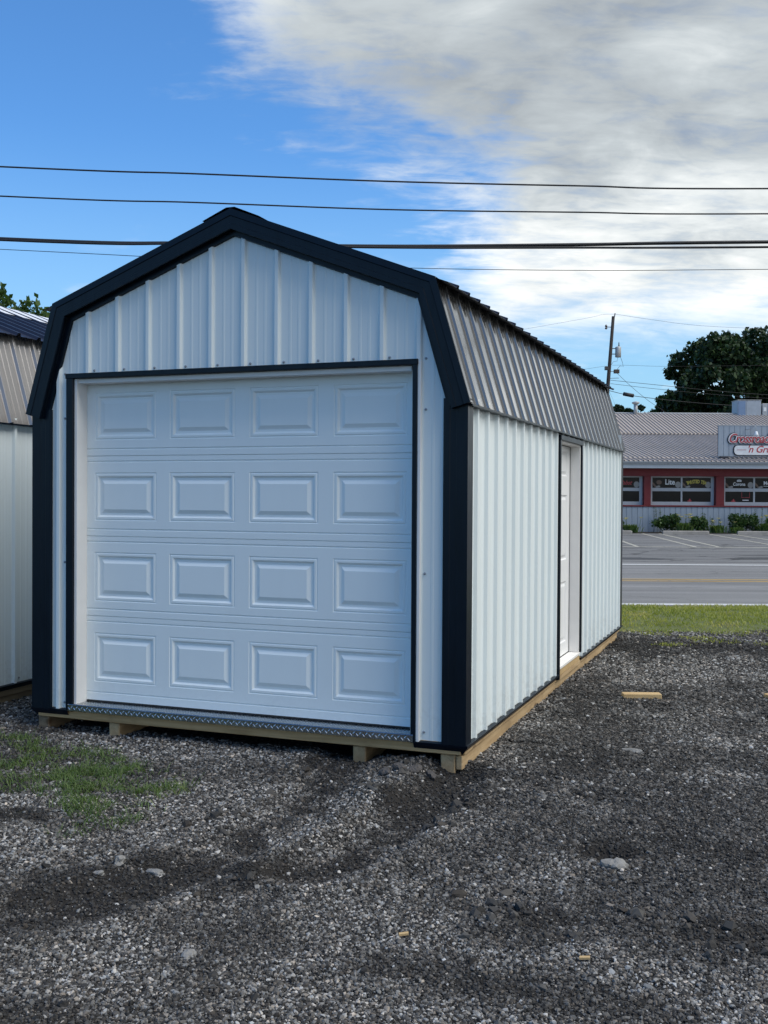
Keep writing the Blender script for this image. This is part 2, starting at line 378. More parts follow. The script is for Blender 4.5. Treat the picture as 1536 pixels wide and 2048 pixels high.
# loose gravel stones: instanced by geometry nodes on scattered points
def scatter(dens, d0, d1, pad):
    out = []
    a = 0.5 * (d0 + d1); wdt = lambda q: q * 0.375 + pad
    area = (d1 - d0) * 2 * wdt(d1); nn = int(area * dens)
    s = rng.uniform(-wdt(d1), wdt(d1), nn); d_ = rng.uniform(d0, d1, nn)
    k = np.abs(s) < d_ * 0.375 + pad
    return s[k], d_[k]
P = []
for d0, d1, dens, size in ((2.7, 4.2, 27000, .0040), (4.2, 5.6, 19000, .0046), (5.6, 7.5, 12000, .0055), (7.5, 10.0, 7500, .0066), (10.0, 13.0, 4500, .0078)):
    s, d_ = scatter(dens, d0, d1, 0.5)
    x, y = street_np(s, d_)
    sm = soil_mask(x, y); tm = blob(x, y, GRASS)
    k = (rng.random(len(x)) > 0.62 * np.clip((sm - .15) * 1.4, 0, 1)) & (rng.random(len(x)) > 0.55 * tm) & ~inside_shed(x, y, -0.15) & ~((x < -0.9) & (y > -.1))
    x, y = x[k], y[k]
    r = size * np.minimum(np.exp(rng.normal(0, 0.45, len(x))), 2.1)
    P.append(np.stack([x, y, ground_h(x, y) + r * 0.25, r], -1))
P = np.concatenate(P)
# scattered coarser stones
nb_ = 1700; s = rng.uniform(-3, 3, nb_); d_ = rng.uniform(2.8, 11, nb_); x, y = street_np(s, d_)
k = ~inside_shed(x, y, 0.05) & ~((x < -0.7) & (y > -.1)); x, y = x[k], y[k]; r = .008 + .011 * rng.random(len(x)) ** 2
P = np.concatenate([P, np.stack([x, y, ground_h(x, y) + r * .1, r], -1)])
# churned lumps thrown up along the wheel ruts and the edge of the side wall
nl = 420; pls = [([(2.72, 0.0), (2.84, -.35), (2.80, -.8)], .09), ([(2.10, -.2), (2.30, -1.2), (2.25, -1.8)], .08), ([(3.24, -.3), (3.25, -1.0), (3.18, -1.5)], .06), ([(3.30, 1.0), (3.35, 3.2), (3.5, 5.6)], .12), ([(3.6, -1.95), (4.1, -2.1)], .08), ([(4.3, -1.85), (4.75, -2.0)], .08), ([(3.3, 6.0), (5.0, 6.3)], .25)]
LX, LY = [], []
for i in range(nl):
    pl, sp = pls[int(rng.integers(0, len(pls)))]; j = int(rng.integers(0, len(pl) - 1)); t = rng.random()
    LX.append(pl[j][0] + (pl[j + 1][0] - pl[j][0]) * t + rng.normal(0, sp)); LY.append(pl[j][1] + (pl[j + 1][1] - pl[j][1]) * t + rng.normal(0, sp))
LX, LY = np.array(LX), np.array(LY); k = ~inside_shed(LX, LY, .03); LX, LY = LX[k], LY[k]; r = .009 + .020 * rng.random(len(LX)) ** 2.5
n_stone = len(P); P = np.concatenate([P, np.stack([LX, LY, ground_h(LX, LY) + r * .15, r], -1)])
gm = bpy.data.meshes.new('gravel'); gm.vertices.add(len(P)); gm.vertices.foreach_set('co', P[:, :3].astype(np.float32).ravel())
sc3 = P[:, 3:4] * rng.uniform(0.65, 1.35, (len(P), 3)) * np.array([1, 1, 0.75])
for nme, arr, typ in (('psize', sc3, 'FLOAT_VECTOR'), ('prot', rng.uniform(-1, 1, (len(P), 3)) * np.array([.6, .6, 3.1]), 'FLOAT_VECTOR')):
    a_ = gm.attributes.new(nme, typ, 'POINT'); a_.data.foreach_set('vector', arr.astype(np.float32).ravel())
soilP = np.clip(soil_mask(P[:, 0], P[:, 1]), 0, 1)
tones = rng.random(len(P)) * np.where(rng.random(len(P)) < .10, 1.0, 1 - .66 * np.clip(soilP * 1.2, 0, 1)); tones[n_stone:] = rng.uniform(.12, .42, len(P) - n_stone)
a_ = gm.attributes.new('tone', 'FLOAT', 'POINT'); a_.data.foreach_set('value', tones.astype(np.float32))
a_ = gm.attributes.new('shape_pick', 'INT', 'POINT'); a_.data.foreach_set('value', rng.integers(0, 4, len(P)).astype(np.int32))
m, n, p = new_mat('gravel_stone')
tone = n.node('ShaderNodeAttribute', attribute_type='INSTANCER', attribute_name='tone').outputs['Fac']
hue = n.m('FRACT', n.m('MULTIPLY', tone, 37.7))
c = n.ramp(tone, [(0.0, (0.014, 0.0133, 0.0126)), (0.34, (0.054, 0.051, 0.0475)), (0.62, (0.135, 0.129, 0.120)), (0.86, (0.255, 0.246, 0.230)), (1.0, (0.50, 0.48, 0.45))])
c = n.mix(n.m('MULTIPLY', n.smooth(hue, 0.6, 1.0), 0.5), c, n.mix(1.0, c, (1.2, 0.98, 0.78), 'MULTIPLY'))
c = n.mix(n.m('MULTIPLY', n.smooth(hue, 0.3, 0.0), 0.5), c, n.mix(1.0, c, (0.85, 0.97, 1.12), 'MULTIPLY'))
pset(n, p, c, 0.8, 0.0, 0.3)
M['gravel_stone'] = m
gravel = link('gravel', gm, None, kind='stuff')
gm.materials.append(m)
gravel['label'] = 'loose grey crushed gravel covering the lot'; gravel['category'] = 'gravel'
ng = bpy.data.node_groups.new('gravel_scatter', 'GeometryNodeTree')
ng.interface.new_socket('Geometry', in_out='INPUT', socket_type='NodeSocketGeometry'); ng.interface.new_socket('Geometry', in_out='OUTPUT', socket_type='NodeSocketGeometry')
gi = ng.nodes.new('NodeGroupInput'); go = ng.nodes.new('NodeGroupOutput')
g2i = ng.nodes.new('GeometryNodeGeometryToInstance')
for k in range(4):
    ico = ng.nodes.new('GeometryNodeMeshIcoSphere'); ico.inputs['Radius'].default_value = 1.0; ico.inputs['Subdivisions'].default_value = 2 if k < 2 else 1
    sp = ng.nodes.new('GeometryNodeSetPosition'); nz = ng.nodes.new('ShaderNodeTexNoise'); nz.inputs['Scale'].default_value = 0.75 + 0.15 * k; nz.inputs['Detail'].default_value = 1
    pos = ng.nodes.new('GeometryNodeInputPosition'); off = ng.nodes.new('ShaderNodeVectorMath'); off.operation = 'ADD'; off.inputs[1].default_value = (13.1 * k, 4.7 * k, 9.2 * k)
    sub = ng.nodes.new('ShaderNodeVectorMath'); sub.operation = 'SUBTRACT'; sub.inputs[1].default_value = (.5, .5, .5)
    mul = ng.nodes.new('ShaderNodeVectorMath'); mul.operation = 'SCALE'; mul.inputs['Scale'].default_value = 1.7
    L = ng.links.new
    L(pos.outputs[0], off.inputs[0]); L(off.outputs[0], nz.inputs['Vector']); L(nz.outputs['Color'], sub.inputs[0]); L(sub.outputs[0], mul.inputs[0])
    L(ico.outputs['Mesh'], sp.inputs['Geometry']); L(mul.outputs[0], sp.inputs['Offset'])
    smt = ng.nodes.new('GeometryNodeSetMaterial'); smt.inputs['Material'].default_value = m; L(sp.outputs[0], smt.inputs[0])
    L(smt.outputs[0], g2i.inputs[0])
iop = ng.nodes.new('GeometryNodeInstanceOnPoints'); iop.inputs['Pick Instance'].default_value = True
def named(nm, dt):
    q = ng.nodes.new('GeometryNodeInputNamedAttribute'); q.data_type = dt; q.inputs['Name'].default_value = nm
    return next(o for o in q.outputs if o.enabled)
L(gi.outputs[0], iop.inputs['Points']); L(g2i.outputs[0], iop.inputs['Instance'])
L(named('shape_pick', 'INT'), iop.inputs['Instance Index']); L(named('prot', 'FLOAT_VECTOR'), iop.inputs['Rotation']); L(named('psize', 'FLOAT_VECTOR'), iop.inputs['Scale'])
L(iop.outputs[0], go.inputs[0])
mod = gravel.modifiers.new('scatter', 'NODES'); mod.node_group = ng

# ------------------------------------------------------------------ road, verge, parking
def sheet(name, mat, s0, s1, d0, d1, z, ns=1, nd=1, kind='structure', skew=0.0):
    mb = MB(); mb.strip([[street(s0 + (s1 - s0) * i / ns + skew * (d0 + (d1 - d0) * j / nd - d0), d0 + (d1 - d0) * j / nd, z) for i in range(ns + 1)] for j in range(nd + 1)])
    return mb.build(name, mat, None, kind)
def asphalt_mat(name, base, crack=0.0, scale=1.0):
    m, n, p = new_mat(name)
    geo = n.mapping(n.node('ShaderNodeNewGeometry').outputs['Position'], rot=(0, 0, -YAW))
    agg = n.noise(geo, 150, 2, 0.8)
    patch = n.noise(n.mapping(geo, scale=(0.12, 0.8, 1)), 1.2, 5, 0.6)
    track = n.noise(n.mapping(geo, scale=(0.02, 1.3, 1)), 1.0, 3, 0.5)
    k = n.m('MULTIPLY', n.lin(agg, 0.3, 0.7, 0.72, 1.28), n.m('MULTIPLY', n.lin(patch, 0.3, 0.7, 0.8, 1.18), n.lin(track, 0.35, 0.65, 0.85, 1.12)))
    c = n.vm('SCALE', base, scale=k)
    vo = n.node('ShaderNodeTexVoronoi', feature='DISTANCE_TO_EDGE'); n.put(vo.inputs['Vector'], n.vm('ADD', n.mapping(geo, scale=(0.16, 0.5, 1)), n.vm('SCALE', n.noise(geo, 0.7, 4, out='Color'), scale=0.9))); vo.inputs['Scale'].default_value = 1
    c = n.mix(n.m('MULTIPLY', n.smooth(vo.outputs['Distance'], 0.03, 0.0), crack), c, (0.02, 0.02, 0.02))
    pset(n, p, c, 0.8, 0, 0.3, bump(n, agg, 0.4, 0.006)); return m
M['asphalt'] = asphalt_mat('road_asphalt', (0.212, 0.208, 0.203), 0.25)
M['asphalt_lot'] = asphalt_mat('parking_asphalt', (0.172, 0.169, 0.165), 0.7)
def paint_mat(name, col, wear):
    m, n, p = new_mat(name); geo = n.node('ShaderNodeNewGeometry').outputs['Position']
    f = n.smooth(n.m('ADD', n.noise(geo, 9, 5, 0.7), n.m('MULTIPLY', n.noise(geo, 60, 2), 0.3)), wear, wear + 0.25)
    pset(n, p, n.mix(f, col, (0.17, 0.168, 0.165)), 0.7, 0, 0.3); return m
M['paint_white'] = paint_mat('road_paint_white', (0.62, 0.62, 0.60), 0.68)
M['paint_old'] = paint_mat('parking_paint_faded', (0.50, 0.47, 0.38), 0.58)
M['paint_yellow'] = paint_mat('road_paint_yellow', (0.52, 0.32, 0.07), 0.66)
sheet('road', 'asphalt', -150, 150, 15.55, 26.6, 0.004, 6, 4)
lot = sheet('parking_lot', 'asphalt_lot', -40, 70, 26.5, 50.4, 0.002, 6, 4)
for nm, mt, d0, d1 in (('edge_line', 'paint_white', 15.80, 16.05), ('edge_line', 'paint_white', 25.52, 25.80), ('centre_line', 'paint_yellow', 20.42, 20.56), ('centre_line', 'paint_yellow', 20.86, 21.00)):
    sheet(nm, mt, -150, 150, d0, d1, 0.009, 30, 1)
sheet('parking_line', 'paint_old', -20, 40, 35.2, 35.5, 0.007, 20, 1)
for s0 in (8.6, 10.0, 11.95, 12.75, 15.0, 16.1, 18.4, 19.5, 21.8, 22.9, 5.3, 6.4):
    sheet('parking_line', 'paint_old', s0 - 1.55, s0 - 1.42, 35.5, 49.2, 0.007, 1, 8, skew=0.113)
# dark asphalt repairs on the shoulder
M['tar'] = plain('tar_repair', (0.045, 0.045, 0.047), 0.75, var=0.3, scale=8)
def patch(name, cs, cd, rs, rd, z, seed):
    r_ = random.Random(seed); pts = []
    for i in range(36):
        a = 2 * math.pi * i / 36; k = 0.75 + 0.5 * r_.random() * (0.6 + 0.4 * math.sin(3 * a + seed)); pts.append(street(cs + rs * k * math.cos(a), cd + rd * k * math.sin(a), z))
    me = mesh_from(name, [street(cs, cd, z)] + pts, [(0, 1 + i, 1 + (i + 1) % 36) for i in range(36)]); return link(name, me, 'tar', kind='structure')
patch('tar_patch', 6.6, 28.3, 1.1, .55, .006, 3); patch('tar_patch', 11.2, 28.7, 1.9, .75, .006, 5); patch('tar_patch', 7.5, 36.2, 1.8, .10, .0065, 9); patch('tar_patch', 10.9, 30.2, .9, .16, .0065, 12)
sheet('planting_bed', plain('bed_soil', (0.05, 0.04, 0.03), 0.9, var=0.4, scale=9), -10, 60, 49.55, 51.05, 0.03, 1, 1)

# grass verge between gravel lot and road
M['verge_soil'] = plain('verge_soil', (0.11, 0.13, 0.04), 0.9, var=0.4, scale=3)
va = np.linspace(-14, 16, 260); rows = []
near = 12.62 + 0.9 * (fbm(va * .8 + 4, va * 0 + 2, 4) - .45) + .25 * (fbm(va * 4, va * 0 + 7, 3) - .45)
for j in range(9):
    t = j / 8.0; rows.append([street(a, nr + (15.62 - nr) * t, 0.012 + 0.05 * math.sin(math.pi * min(1, t * 1.15)) ** 0.7) for a, nr in zip(va, near)])
MB().strip(rows).build('verge', 'verge_soil', None, 'structure', True)
def blades(name, x, y, z, hgt, wid, lean, mat, seed=1):
    r_ = np.random.default_rng(seed); n_ = len(x); a = r_.uniform(0, 2 * math.pi, n_); b = r_.uniform(0, 2 * math.pi, n_)
    h = hgt * np.exp(r_.normal(0, .3, n_)); ln = lean * h * r_.uniform(.3, 1.2, n_)
    wx, wy = wid * np.cos(a), wid * np.sin(a); lx, ly = ln * np.cos(b), ln * np.sin(b)
    V = np.stack([np.stack([x - wx, y - wy, z], -1), np.stack([x + wx, y + wy, z], -1),
                  np.stack([x + wx * .7 + lx * .4, y + wy * .7 + ly * .4, z + h * .6], -1), np.stack([x - wx * .7 + lx * .4, y - wy * .7 + ly * .4, z + h * .6], -1),
                  np.stack([x + lx, y + ly, z + h * (1 - .25 * lean)], -1)], 1).reshape(-1, 3)
    i = np.arange(n_)[:, None] * 5
    me = np_mesh(name, V, np.concatenate([i + [0, 1, 2], i + [0, 2, 3], i + [3, 2, 4]]))
    a_ = me.attributes.new('tint', 'FLOAT', 'POINT'); a_.data.foreach_set('value', np.repeat(np.clip(.55 * r_.random(n_) + 1.1 * (fbm(x * 1.7 + 5, y * 1.7, 4) - .22), 0, 1), 5).astype(np.float32))
    return link(name, me, mat, kind='stuff')
def leaf_mat(name, stops, rough=0.55, trans=0.35):
    m, n, p = new_mat(name)
    t = n.node('ShaderNodeAttribute', attribute_name='tint').outputs['Fac']
    c = n.ramp(t, stops); pset(n, p, c, rough, 0, 0.35)
    tr = n.node('ShaderNodeBsdfTranslucent'); n.put(tr.inputs[0], n.mix(1.0, c, (1.2, 1.3, 0.6), 'MULTIPLY'))
    mx = n.node('ShaderNodeMixShader'); mx.inputs[0].default_value = trans
    out = n.t.nodes['Material Output']; n.t.links.new(p.outputs[0], mx.inputs[1]); n.t.links.new(tr.outputs[0], mx.inputs[2]); n.t.links.new(mx.outputs[0], out.inputs[0])
    return m
M['grass'] = leaf_mat('verge_grass', [(0, (0.16, 0.20, 0.03)), (.5, (0.27, 0.30, 0.055)), (.85, (0.38, 0.37, 0.09)), (1, (0.52, 0.44, 0.19))])
M['weed'] = leaf_mat('lot_grass', [(0, (0.06, 0.105, 0.032)), (.6, (0.12, 0.18, 0.055)), (.9, (0.20, 0.25, 0.085)), (1, (0.36, 0.34, 0.17))])
n_ = 90000; s = rng.uniform(-8, 9.5, n_); nr = np.interp(s, va, near); t = rng.random(n_) ** .9; d_ = nr - .25 + (15.75 - nr + .25) * t
k = (rng.random(n_) < .55 + .6 * fbm(s * 2, d_ * 2, 3)) & ((t > .14) | (rng.random(n_) < .35)) & (fbm(s * 5, d_ * 5 + 60, 3) > .26); s, d_, t = s[k], d_[k], t[k]; x, y = street_np(s, d_)
zg = 0.01 + 0.05 * np.sin(np.pi * np.minimum(1, t * 1.15)) ** .7
n2 = 26000; s2 = rng.uniform(-3, 6, n2); d2 = rng.uniform(11.3, 12.8, n2)          # stray tufts fraying into the gravel
k = fbm(s2 * 2.2 + 9, d2 * 2.2, 4) + .22 * (d2 - 11.3) / 1.5 - .12 * rng.random(n2) > .56
x2, y2 = street_np(s2[k], d2[k]); x = np.concatenate([x, x2]); y = np.concatenate([y, y2]); zg = np.concatenate([zg, ground_h(x2, y2) - .004])
o = blades('grass', x, y, zg, 0.034, .0045, 1.2, 'grass', 3)
o['label'] = 'mown green grass strip along the road'; o['category'] = 'grass'
n_ = 80000; x = rng.uniform(-1.0, 2.1, n_); y = rng.uniform(-2.2, -0.1, n_); g_ = blob(x, y, GRASS) * (1 - .8 * blob(x, y, SOIL[2:4]))
k = rng.random(n_) < np.clip(g_ - .12, 0, 1) * np.clip((fbm(x * 7, y * 7, 3) - .30) * 3.2, 0, 1); x, y = x[k], y[k]
o = blades('weed_grass', x, y, ground_h(x, y) - .004, 0.048, .0024, 1.3, 'weed', 4)
o['label'] = 'thin weedy grass growing through the gravel before the sheds'; o['category'] = 'grass'

# ------------------------------------------------------------------ ribbed sheet metal
def rib_profile(a0, a1, phase, pitch, h=0.021, base=0.056, top=0.020, minor=True, sub=0.0018):
    """list of (a, height) along the sheet between a0 and a1"""
    pts = {}
    k0 = int(math.floor((a0 - phase) / pitch)) - 1; k1 = int(math.ceil((a1 - phase) / pitch)) + 1
    prof = []
    for k in range(k0, k1 + 1):
        c = phase + k * pitch
        prof += [(c - base / 2, 0), (c - base * .40, h * .12), (c - top / 2 - .003, h * .93), (c - top / 2, h), (c + top / 2, h), (c + top / 2 + .003, h * .93), (c + base * .40, h * .12), (c + base / 2, 0)]
        if minor:
            for q in (1 / 3, 2 / 3):
                e = c + base / 2 + (pitch - base) * q
                prof += [(e - .011, 0), (e - .006, sub), (e + .006, sub), (e + .011, 0)]
    f = lambda a: float(np.interp(a, [q[0] for q in prof], [q[1] for q in prof]))
    return [(a0, f(a0))] + [q for q in prof if a0 + 1e-5 < q[0] < a1 - 1e-5] + [(a1, f(a1))]
W, LEN = 3.05, 6.333
OUT = [(-0.040, 2.001), (0.1776, 2.736), (1.525, 3.2518), (2.8724, 2.736), (3.090, 2.001)]   # gambrel outline (x, z)
def outline_z(x, drop=0.0): return float(np.interp(x, [q[0] for q in OUT], [q[1] for q in OUT])) - drop

def gambrel_shed(root, front=True, garage=True, walk=True, roof_upper='roof_dark', trim='trim'):
    """body of a gambrel-roofed metal shed, local frame: front on y=0, base of siding z=0"""
    DL, DR, DT = 0.262, 2.755, 2.263
    # --- front siding (heightfield columns): beside and above the opening
    mb = MB()
    def cols(a0, a1, zb, zt):
        pr = rib_profile(a0, a1, 0.657, 0.2335); extra = [q for q in (0.1776, 1.525, 2.8724) if a0 < q < a1]
        xs = sorted(set([q[0] for q in pr] + extra)); f = lambda a: float(np.interp(a, [q[0] for q in pr], [q[1] for q in pr]))
        mb.strip([[(x, -f(x), zb) for x in xs], [(x, -f(x), zt(x)) for x in xs]])
    top = lambda x: outline_z(min(max(x, 0.03), W - .03), 0.06)
    if garage:
        cols(0.03, DL, 0.0, top); cols(DR, W - 0.03, 0.0, top); cols(DL, DR, DT, top)
    else: cols(0.03, W - 0.03, 0.0, top)
    mb.build('gable_siding', 'siding', root)
    # back wall
    mb = MB(); pr = rib_profile(0.0, W, 0.657, 0.2335, minor=False); xs = sorted(set([q[0] for q in pr] + [0.1776, 1.525, 2.8724]))
    f = lambda a: float(np.interp(a, [q[0] for q in pr], [q[1] for q in pr]))
    mb.strip([[(x, LEN + f(x) - .02, top(x)) for x in xs], [(x, LEN + f(x) - .02, 0) for x in xs]]); mb.build('gable_siding', 'siding', root)
    # side siding
    YD0, YD1, ZD = 2.735, 3.705, 1.95
    for side in (1, -1):
        X = W - .012 if side > 0 else .012
        mb = MB()
        def scols(a0, a1, z0, z1):
            pr = rib_profile(a0, a1, 0.216, 0.2400, h=0.026, base=.052); r1 = [(X + side * hh, a, z0) for a, hh in pr]; r2 = [(X + side * hh, a, z1) for a, hh in pr]
            mb.strip([r1, r2] if side > 0 else [r2, r1])
        if side > 0 and walk:
            scols(0.02, YD0, 0, 2.04); scols(YD1, LEN - .02, 0, 2.04); scols(YD0, YD1, ZD, 2.04)
        else: scols(0.02, LEN - .02, 0, 2.04)
        mb.build('wall_siding', 'siding', root)
    # roof slopes
    for side in (1, -1):
        e, b, pk = (OUT[4], OUT[3], OUT[2]) if side > 0 else (OUT[0], OUT[1], OUT[2])
        pr = rib_profile(-0.056, LEN + 0.056, 0.14, 0.2400, h=0.0165 if garage else .026, base=.044 if garage else .060, top=.020, sub=.0008 if garage else .003)
        def slope(p0, p1, ext0, ext1, name, mat, lift):
            dx, dz = p1[0] - p0[0], p1[1] - p0[1]; ln = math.hypot(dx, dz); dx /= ln; dz /= ln
            nx, nz = (dz, -dx) if side > 0 else (-dz, dx)
            if nz < 0: nx, nz = -nx, -nz
            A = (p0[0] - dx * ext0, p0[1] - dz * ext0); B = (p1[0] + dx * ext1, p1[1] + dz * ext1)
            r1 = [(A[0] + nx * (hh + lift), a, A[1] + nz * (hh + lift)) for a, hh in pr]; r2 = [(B[0] + nx * (hh + lift), a, B[1] + nz * (hh + lift)) for a, hh in pr]
            q = MB(); q.strip([r1, r2] if side > 0 else [r2, r1])
            # thin underside so the sheet edge has thickness
            t = 0.004
            r3 = [(v[0] - nx * t, v[1], v[2] - nz * t) for v in r1]; r4 = [(v[0] - nx * t, v[1], v[2] - nz * t) for v in r2]
            q.strip([r4, r3] if side > 0 else [r3, r4]); q.strip([r3, r1]); q.strip([r2, r4])
            return q.build(name, mat, root)
        slope(e, b, 0.0, 0.004, 'steep_roof_slope', 'roof' if garage else 'roof_tan', -0.018)
        slope(b, pk, 0.085, -0.01, 'shallow_roof_slope', roof_upper, -0.006)
    # plain soffit board closing the eave on both sides (under the ribs)
    for side in (1, -1):
        xa, xb = (W - .03, W + .036) if side > 0 else (-.036, .03)
        MB().box(xa, xb, 0.0, LEN, 1.985, 1.997).build('eave_soffit', trim, root)
    # rake trims, front and back, four segments each, mitred
    def offs(d_):
        res = []
        segs = [((OUT[i + 1][0] - OUT[i][0]), (OUT[i + 1][1] - OUT[i][1])) for i in range(4)]
        nrm = [(dz / math.hypot(dx, dz), -dx / math.hypot(dx, dz)) for dx, dz in segs]
        for i in range(5):
            if i == 0: nx, nz = nrm[0]; k = 1
            elif i == 4: nx, nz = nrm[3]; k = 1
            else:
                nx, nz = nrm[i - 1][0] + nrm[i][0], nrm[i - 1][1] + nrm[i][1]; l = math.hypot(nx, nz); nx /= l; nz /= l; k = 1 / (nx * nrm[i][0] + nz * nrm[i][1])
            res.append((OUT[i][0] + nx * d_ * k, OUT[i][1] + nz * d_ * k))
        return res
    for yf, sg in ((0.0, -1), (LEN, 1)):
        prof = [(.0, .050), (.0, .066), (.040, .069), (.044, .064), (.086, .064), (.089, .069), (.118, .069), (.120, .060), (.112, .026), (.114, .022), (.148, .022), (.152, .001)]
        O = [offs(a) for a, _ in prof]
        for i in range(4):
            mb = MB(); rows = []
            for (a, dep), line in zip(prof, O): rows.append([(line[i][0], yf + sg * dep, line[i][1]), (line[i + 1][0], yf + sg * dep, line[i + 1][1])])
            mb.strip(rows if sg < 0 else [r[::-1] for r in rows])
            # closed ends
            for e_ in (0, 1):
                V = [r[e_] for r in rows[1:8]] + [(rows[7][e_][0], yf, rows[7][e_][2]), (rows[1][e_][0], yf, rows[1][e_][2])]
                mb.add(V, [tuple(range(len(V)))])
            mb.build('rake_trim', trim, root)
    # ridge cap
    mb = MB(); a = .20 if garage else .40; sl = (OUT[2][1] - OUT[1][1]) / (OUT[2][0] - OUT[1][0])
    mb.strip([[(1.525 - a, y, OUT[2][1] + .012 - sl * a), (1.525 - .03, y, OUT[2][1] + .018 - sl * .03), (1.525 + .03, y, OUT[2][1] + .018 - sl * .03), (1.525 + a, y, OUT[2][1] + .012 - sl * a)] for y in (-.066, LEN + .066)])
    mb.build('ridge_cap', trim if roof_upper == 'roof_dark' and garage else 'ridge_white', root)
    # corner posts with folded faces
    def corner(x0, sx, y0, sy):
        w_, t_ = 0.134, 0.096
        pr = [(w_, .001), (w_, .022), (w_ - .012, .026), (w_ * .70, .026), (w_ * .68, .0245), (w_ * .40, .0245), (w_ * .38, .026), (.0, .026)]
        pts = [(x0 - sx * a * 1.0 + sx * 0.0, y0 - sy * 0 + sy * dep) for a, dep in pr]
        pts += [(x0 + sx * .016, y0 + sy * .026), (x0 + sx * .016, y0 - sy * (t_ - .01)), (x0 + sx * .012, y0 - sy * t_), (x0 - sx * .01, y0 - sy * t_)]
        mb = MB(); rows = [[(x, y, z) for x, y in pts] for z in (0.0, 2.03)]
        mb.strip(rows); mb.build('corner_trim', trim, root)
    corner(W, 1, 0, -1); corner(0, -1, 0, -1); corner(W, 1, LEN, 1); corner(0, -1, LEN, 1)
    # base trim: sloping drip skirt
    def skirt_x(x0, x1, y, sy, c0=0, c1=0):
        mb = MB(); mb.strip([[(x0, y, .012), (x1, y, .012)], [(x0 - c0 * .026, y + sy * .026, 0.004), (x1 + c1 * .026, y + sy * .026, .004)], [(x0 - c0 * .024, y + sy * .022, -.012), (x1 + c1 * .024, y + sy * .022, -.012)], [(x0 + c0 * .012, y - sy * .006, -.054), (x1 - c1 * .012, y - sy * .006, -.054)]])
        mb.build('base_trim', trim, root)
    def skirt_y(y0, y1, x, sx, c0=0, c1=0):
        mb = MB(); mb.strip([[(x, y0, .006), (x, y1, .006)], [(x + sx * .024, y0 - c0 * .026, .0), (x + sx * .024, y1 + c1 * .026, .0)], [(x + sx * .021, y0 - c0 * .024, -.010), (x + sx * .021, y1 + c1 * .024, -.010)], [(x + sx * .004, y0 + c0 * .012, -.036), (x + sx * .004, y1 - c1 * .012, -.036)]])
        mb.build('base_trim', trim, root)
    if garage: skirt_x(0, .275, 0, -1, 1, 0); skirt_x(2.742, W, 0, -1, 0, 1)
    else: skirt_x(0, W, 0, -1, 1, 1)
    skirt_x(0, W, LEN, 1, 1, 1)
    if walk: skirt_y(0, 2.70, W, 1, 1, 0); skirt_y(3.74, LEN, W, 1, 0, 1)
    else: skirt_y(0, LEN, W, 1, 1, 1)
    skirt_y(0, LEN, 0, -1, 1, 1)
    return dict(DL=DL, DR=DR, DT=DT, YD0=YD0, YD1=YD1, ZD=ZD)

ZO = 0.14
shed = thing('garden_shed', 'white metal gambrel shed with black trim, panelled garage door and side entry door', 'shed', (0, 0, ZO))
G = gambrel_shed(shed)
DL, DR, DT = G['DL'], G['DR'], G['DT']
# floor framing: rim boards and four skids
MB().cbox(.02, 3.03, -0.006, .034, -.0585, .012).build('rim_board', 'wood_x', shed)
MB().cbox(3.008, 3.046, .03, 6.30, -.062, -.020).build('rim_board', 'wood_y', shed)
MB().cbox(.004, .042, .04, 6.30, -.062, -.020).build('rim_board', 'wood_y', shed)
for x0, x1, mt in ((.005, .093, 'wood_old'), (.580, .662, 'wood_y'), (2.340, 2.424, 'wood_y'), (2.900, 2.990, 'wood_y')):
    sk = MB().cbox(x0, x1, .014, 6.16, -.175, -.063, .006).build('skid', mt, shed)
# side skid runner flush with the wall above it
MB().cbox(2.994, 3.034, .016, 6.20, -.150, -.066, .005).build('runner_board', 'wood_y', shed)
# floor deck (dark void below)
MB().box(.05, 3.0, .05, 6.28, -.05, .01).build('floor_deck', 'wood_old', shed)
# garage door frame trims
mb = MB(); mb.cbox(DL, DL + .056, -.030, .010, -.004, DT, .003); mb.build('door_trim', 'trim', shed)
mb = MB(); mb.cbox(DR - .030, DR, -.030, .010, -.004, DT, .003); mb.build('door_trim', 'trim', shed)
mb = MB(); mb.cbox(DL - .004, DR + .004, -.034, .010, DT - .030, DT + .004, .003); mb.build('door_trim', 'trim', shed)
MB().cbox(DR + .002, DR + .022, -.024, .004, 0, DT - .01, .003).build('edge_trim', 'jamb', shed)
MB().box(DL + .057, .338, -.012, .125, .046, DT - .031).build('door_jamb', 'jamb', shed)
MB().box(2.725 - .015, 2.725 - .001, .012, .125, .046, DT - .031).build('door_jamb', 'jamb', shed)
MB().box(.339, 2.709, .0, .125, DT - .060, DT - .032).build('door_head', 'jamb', shed)
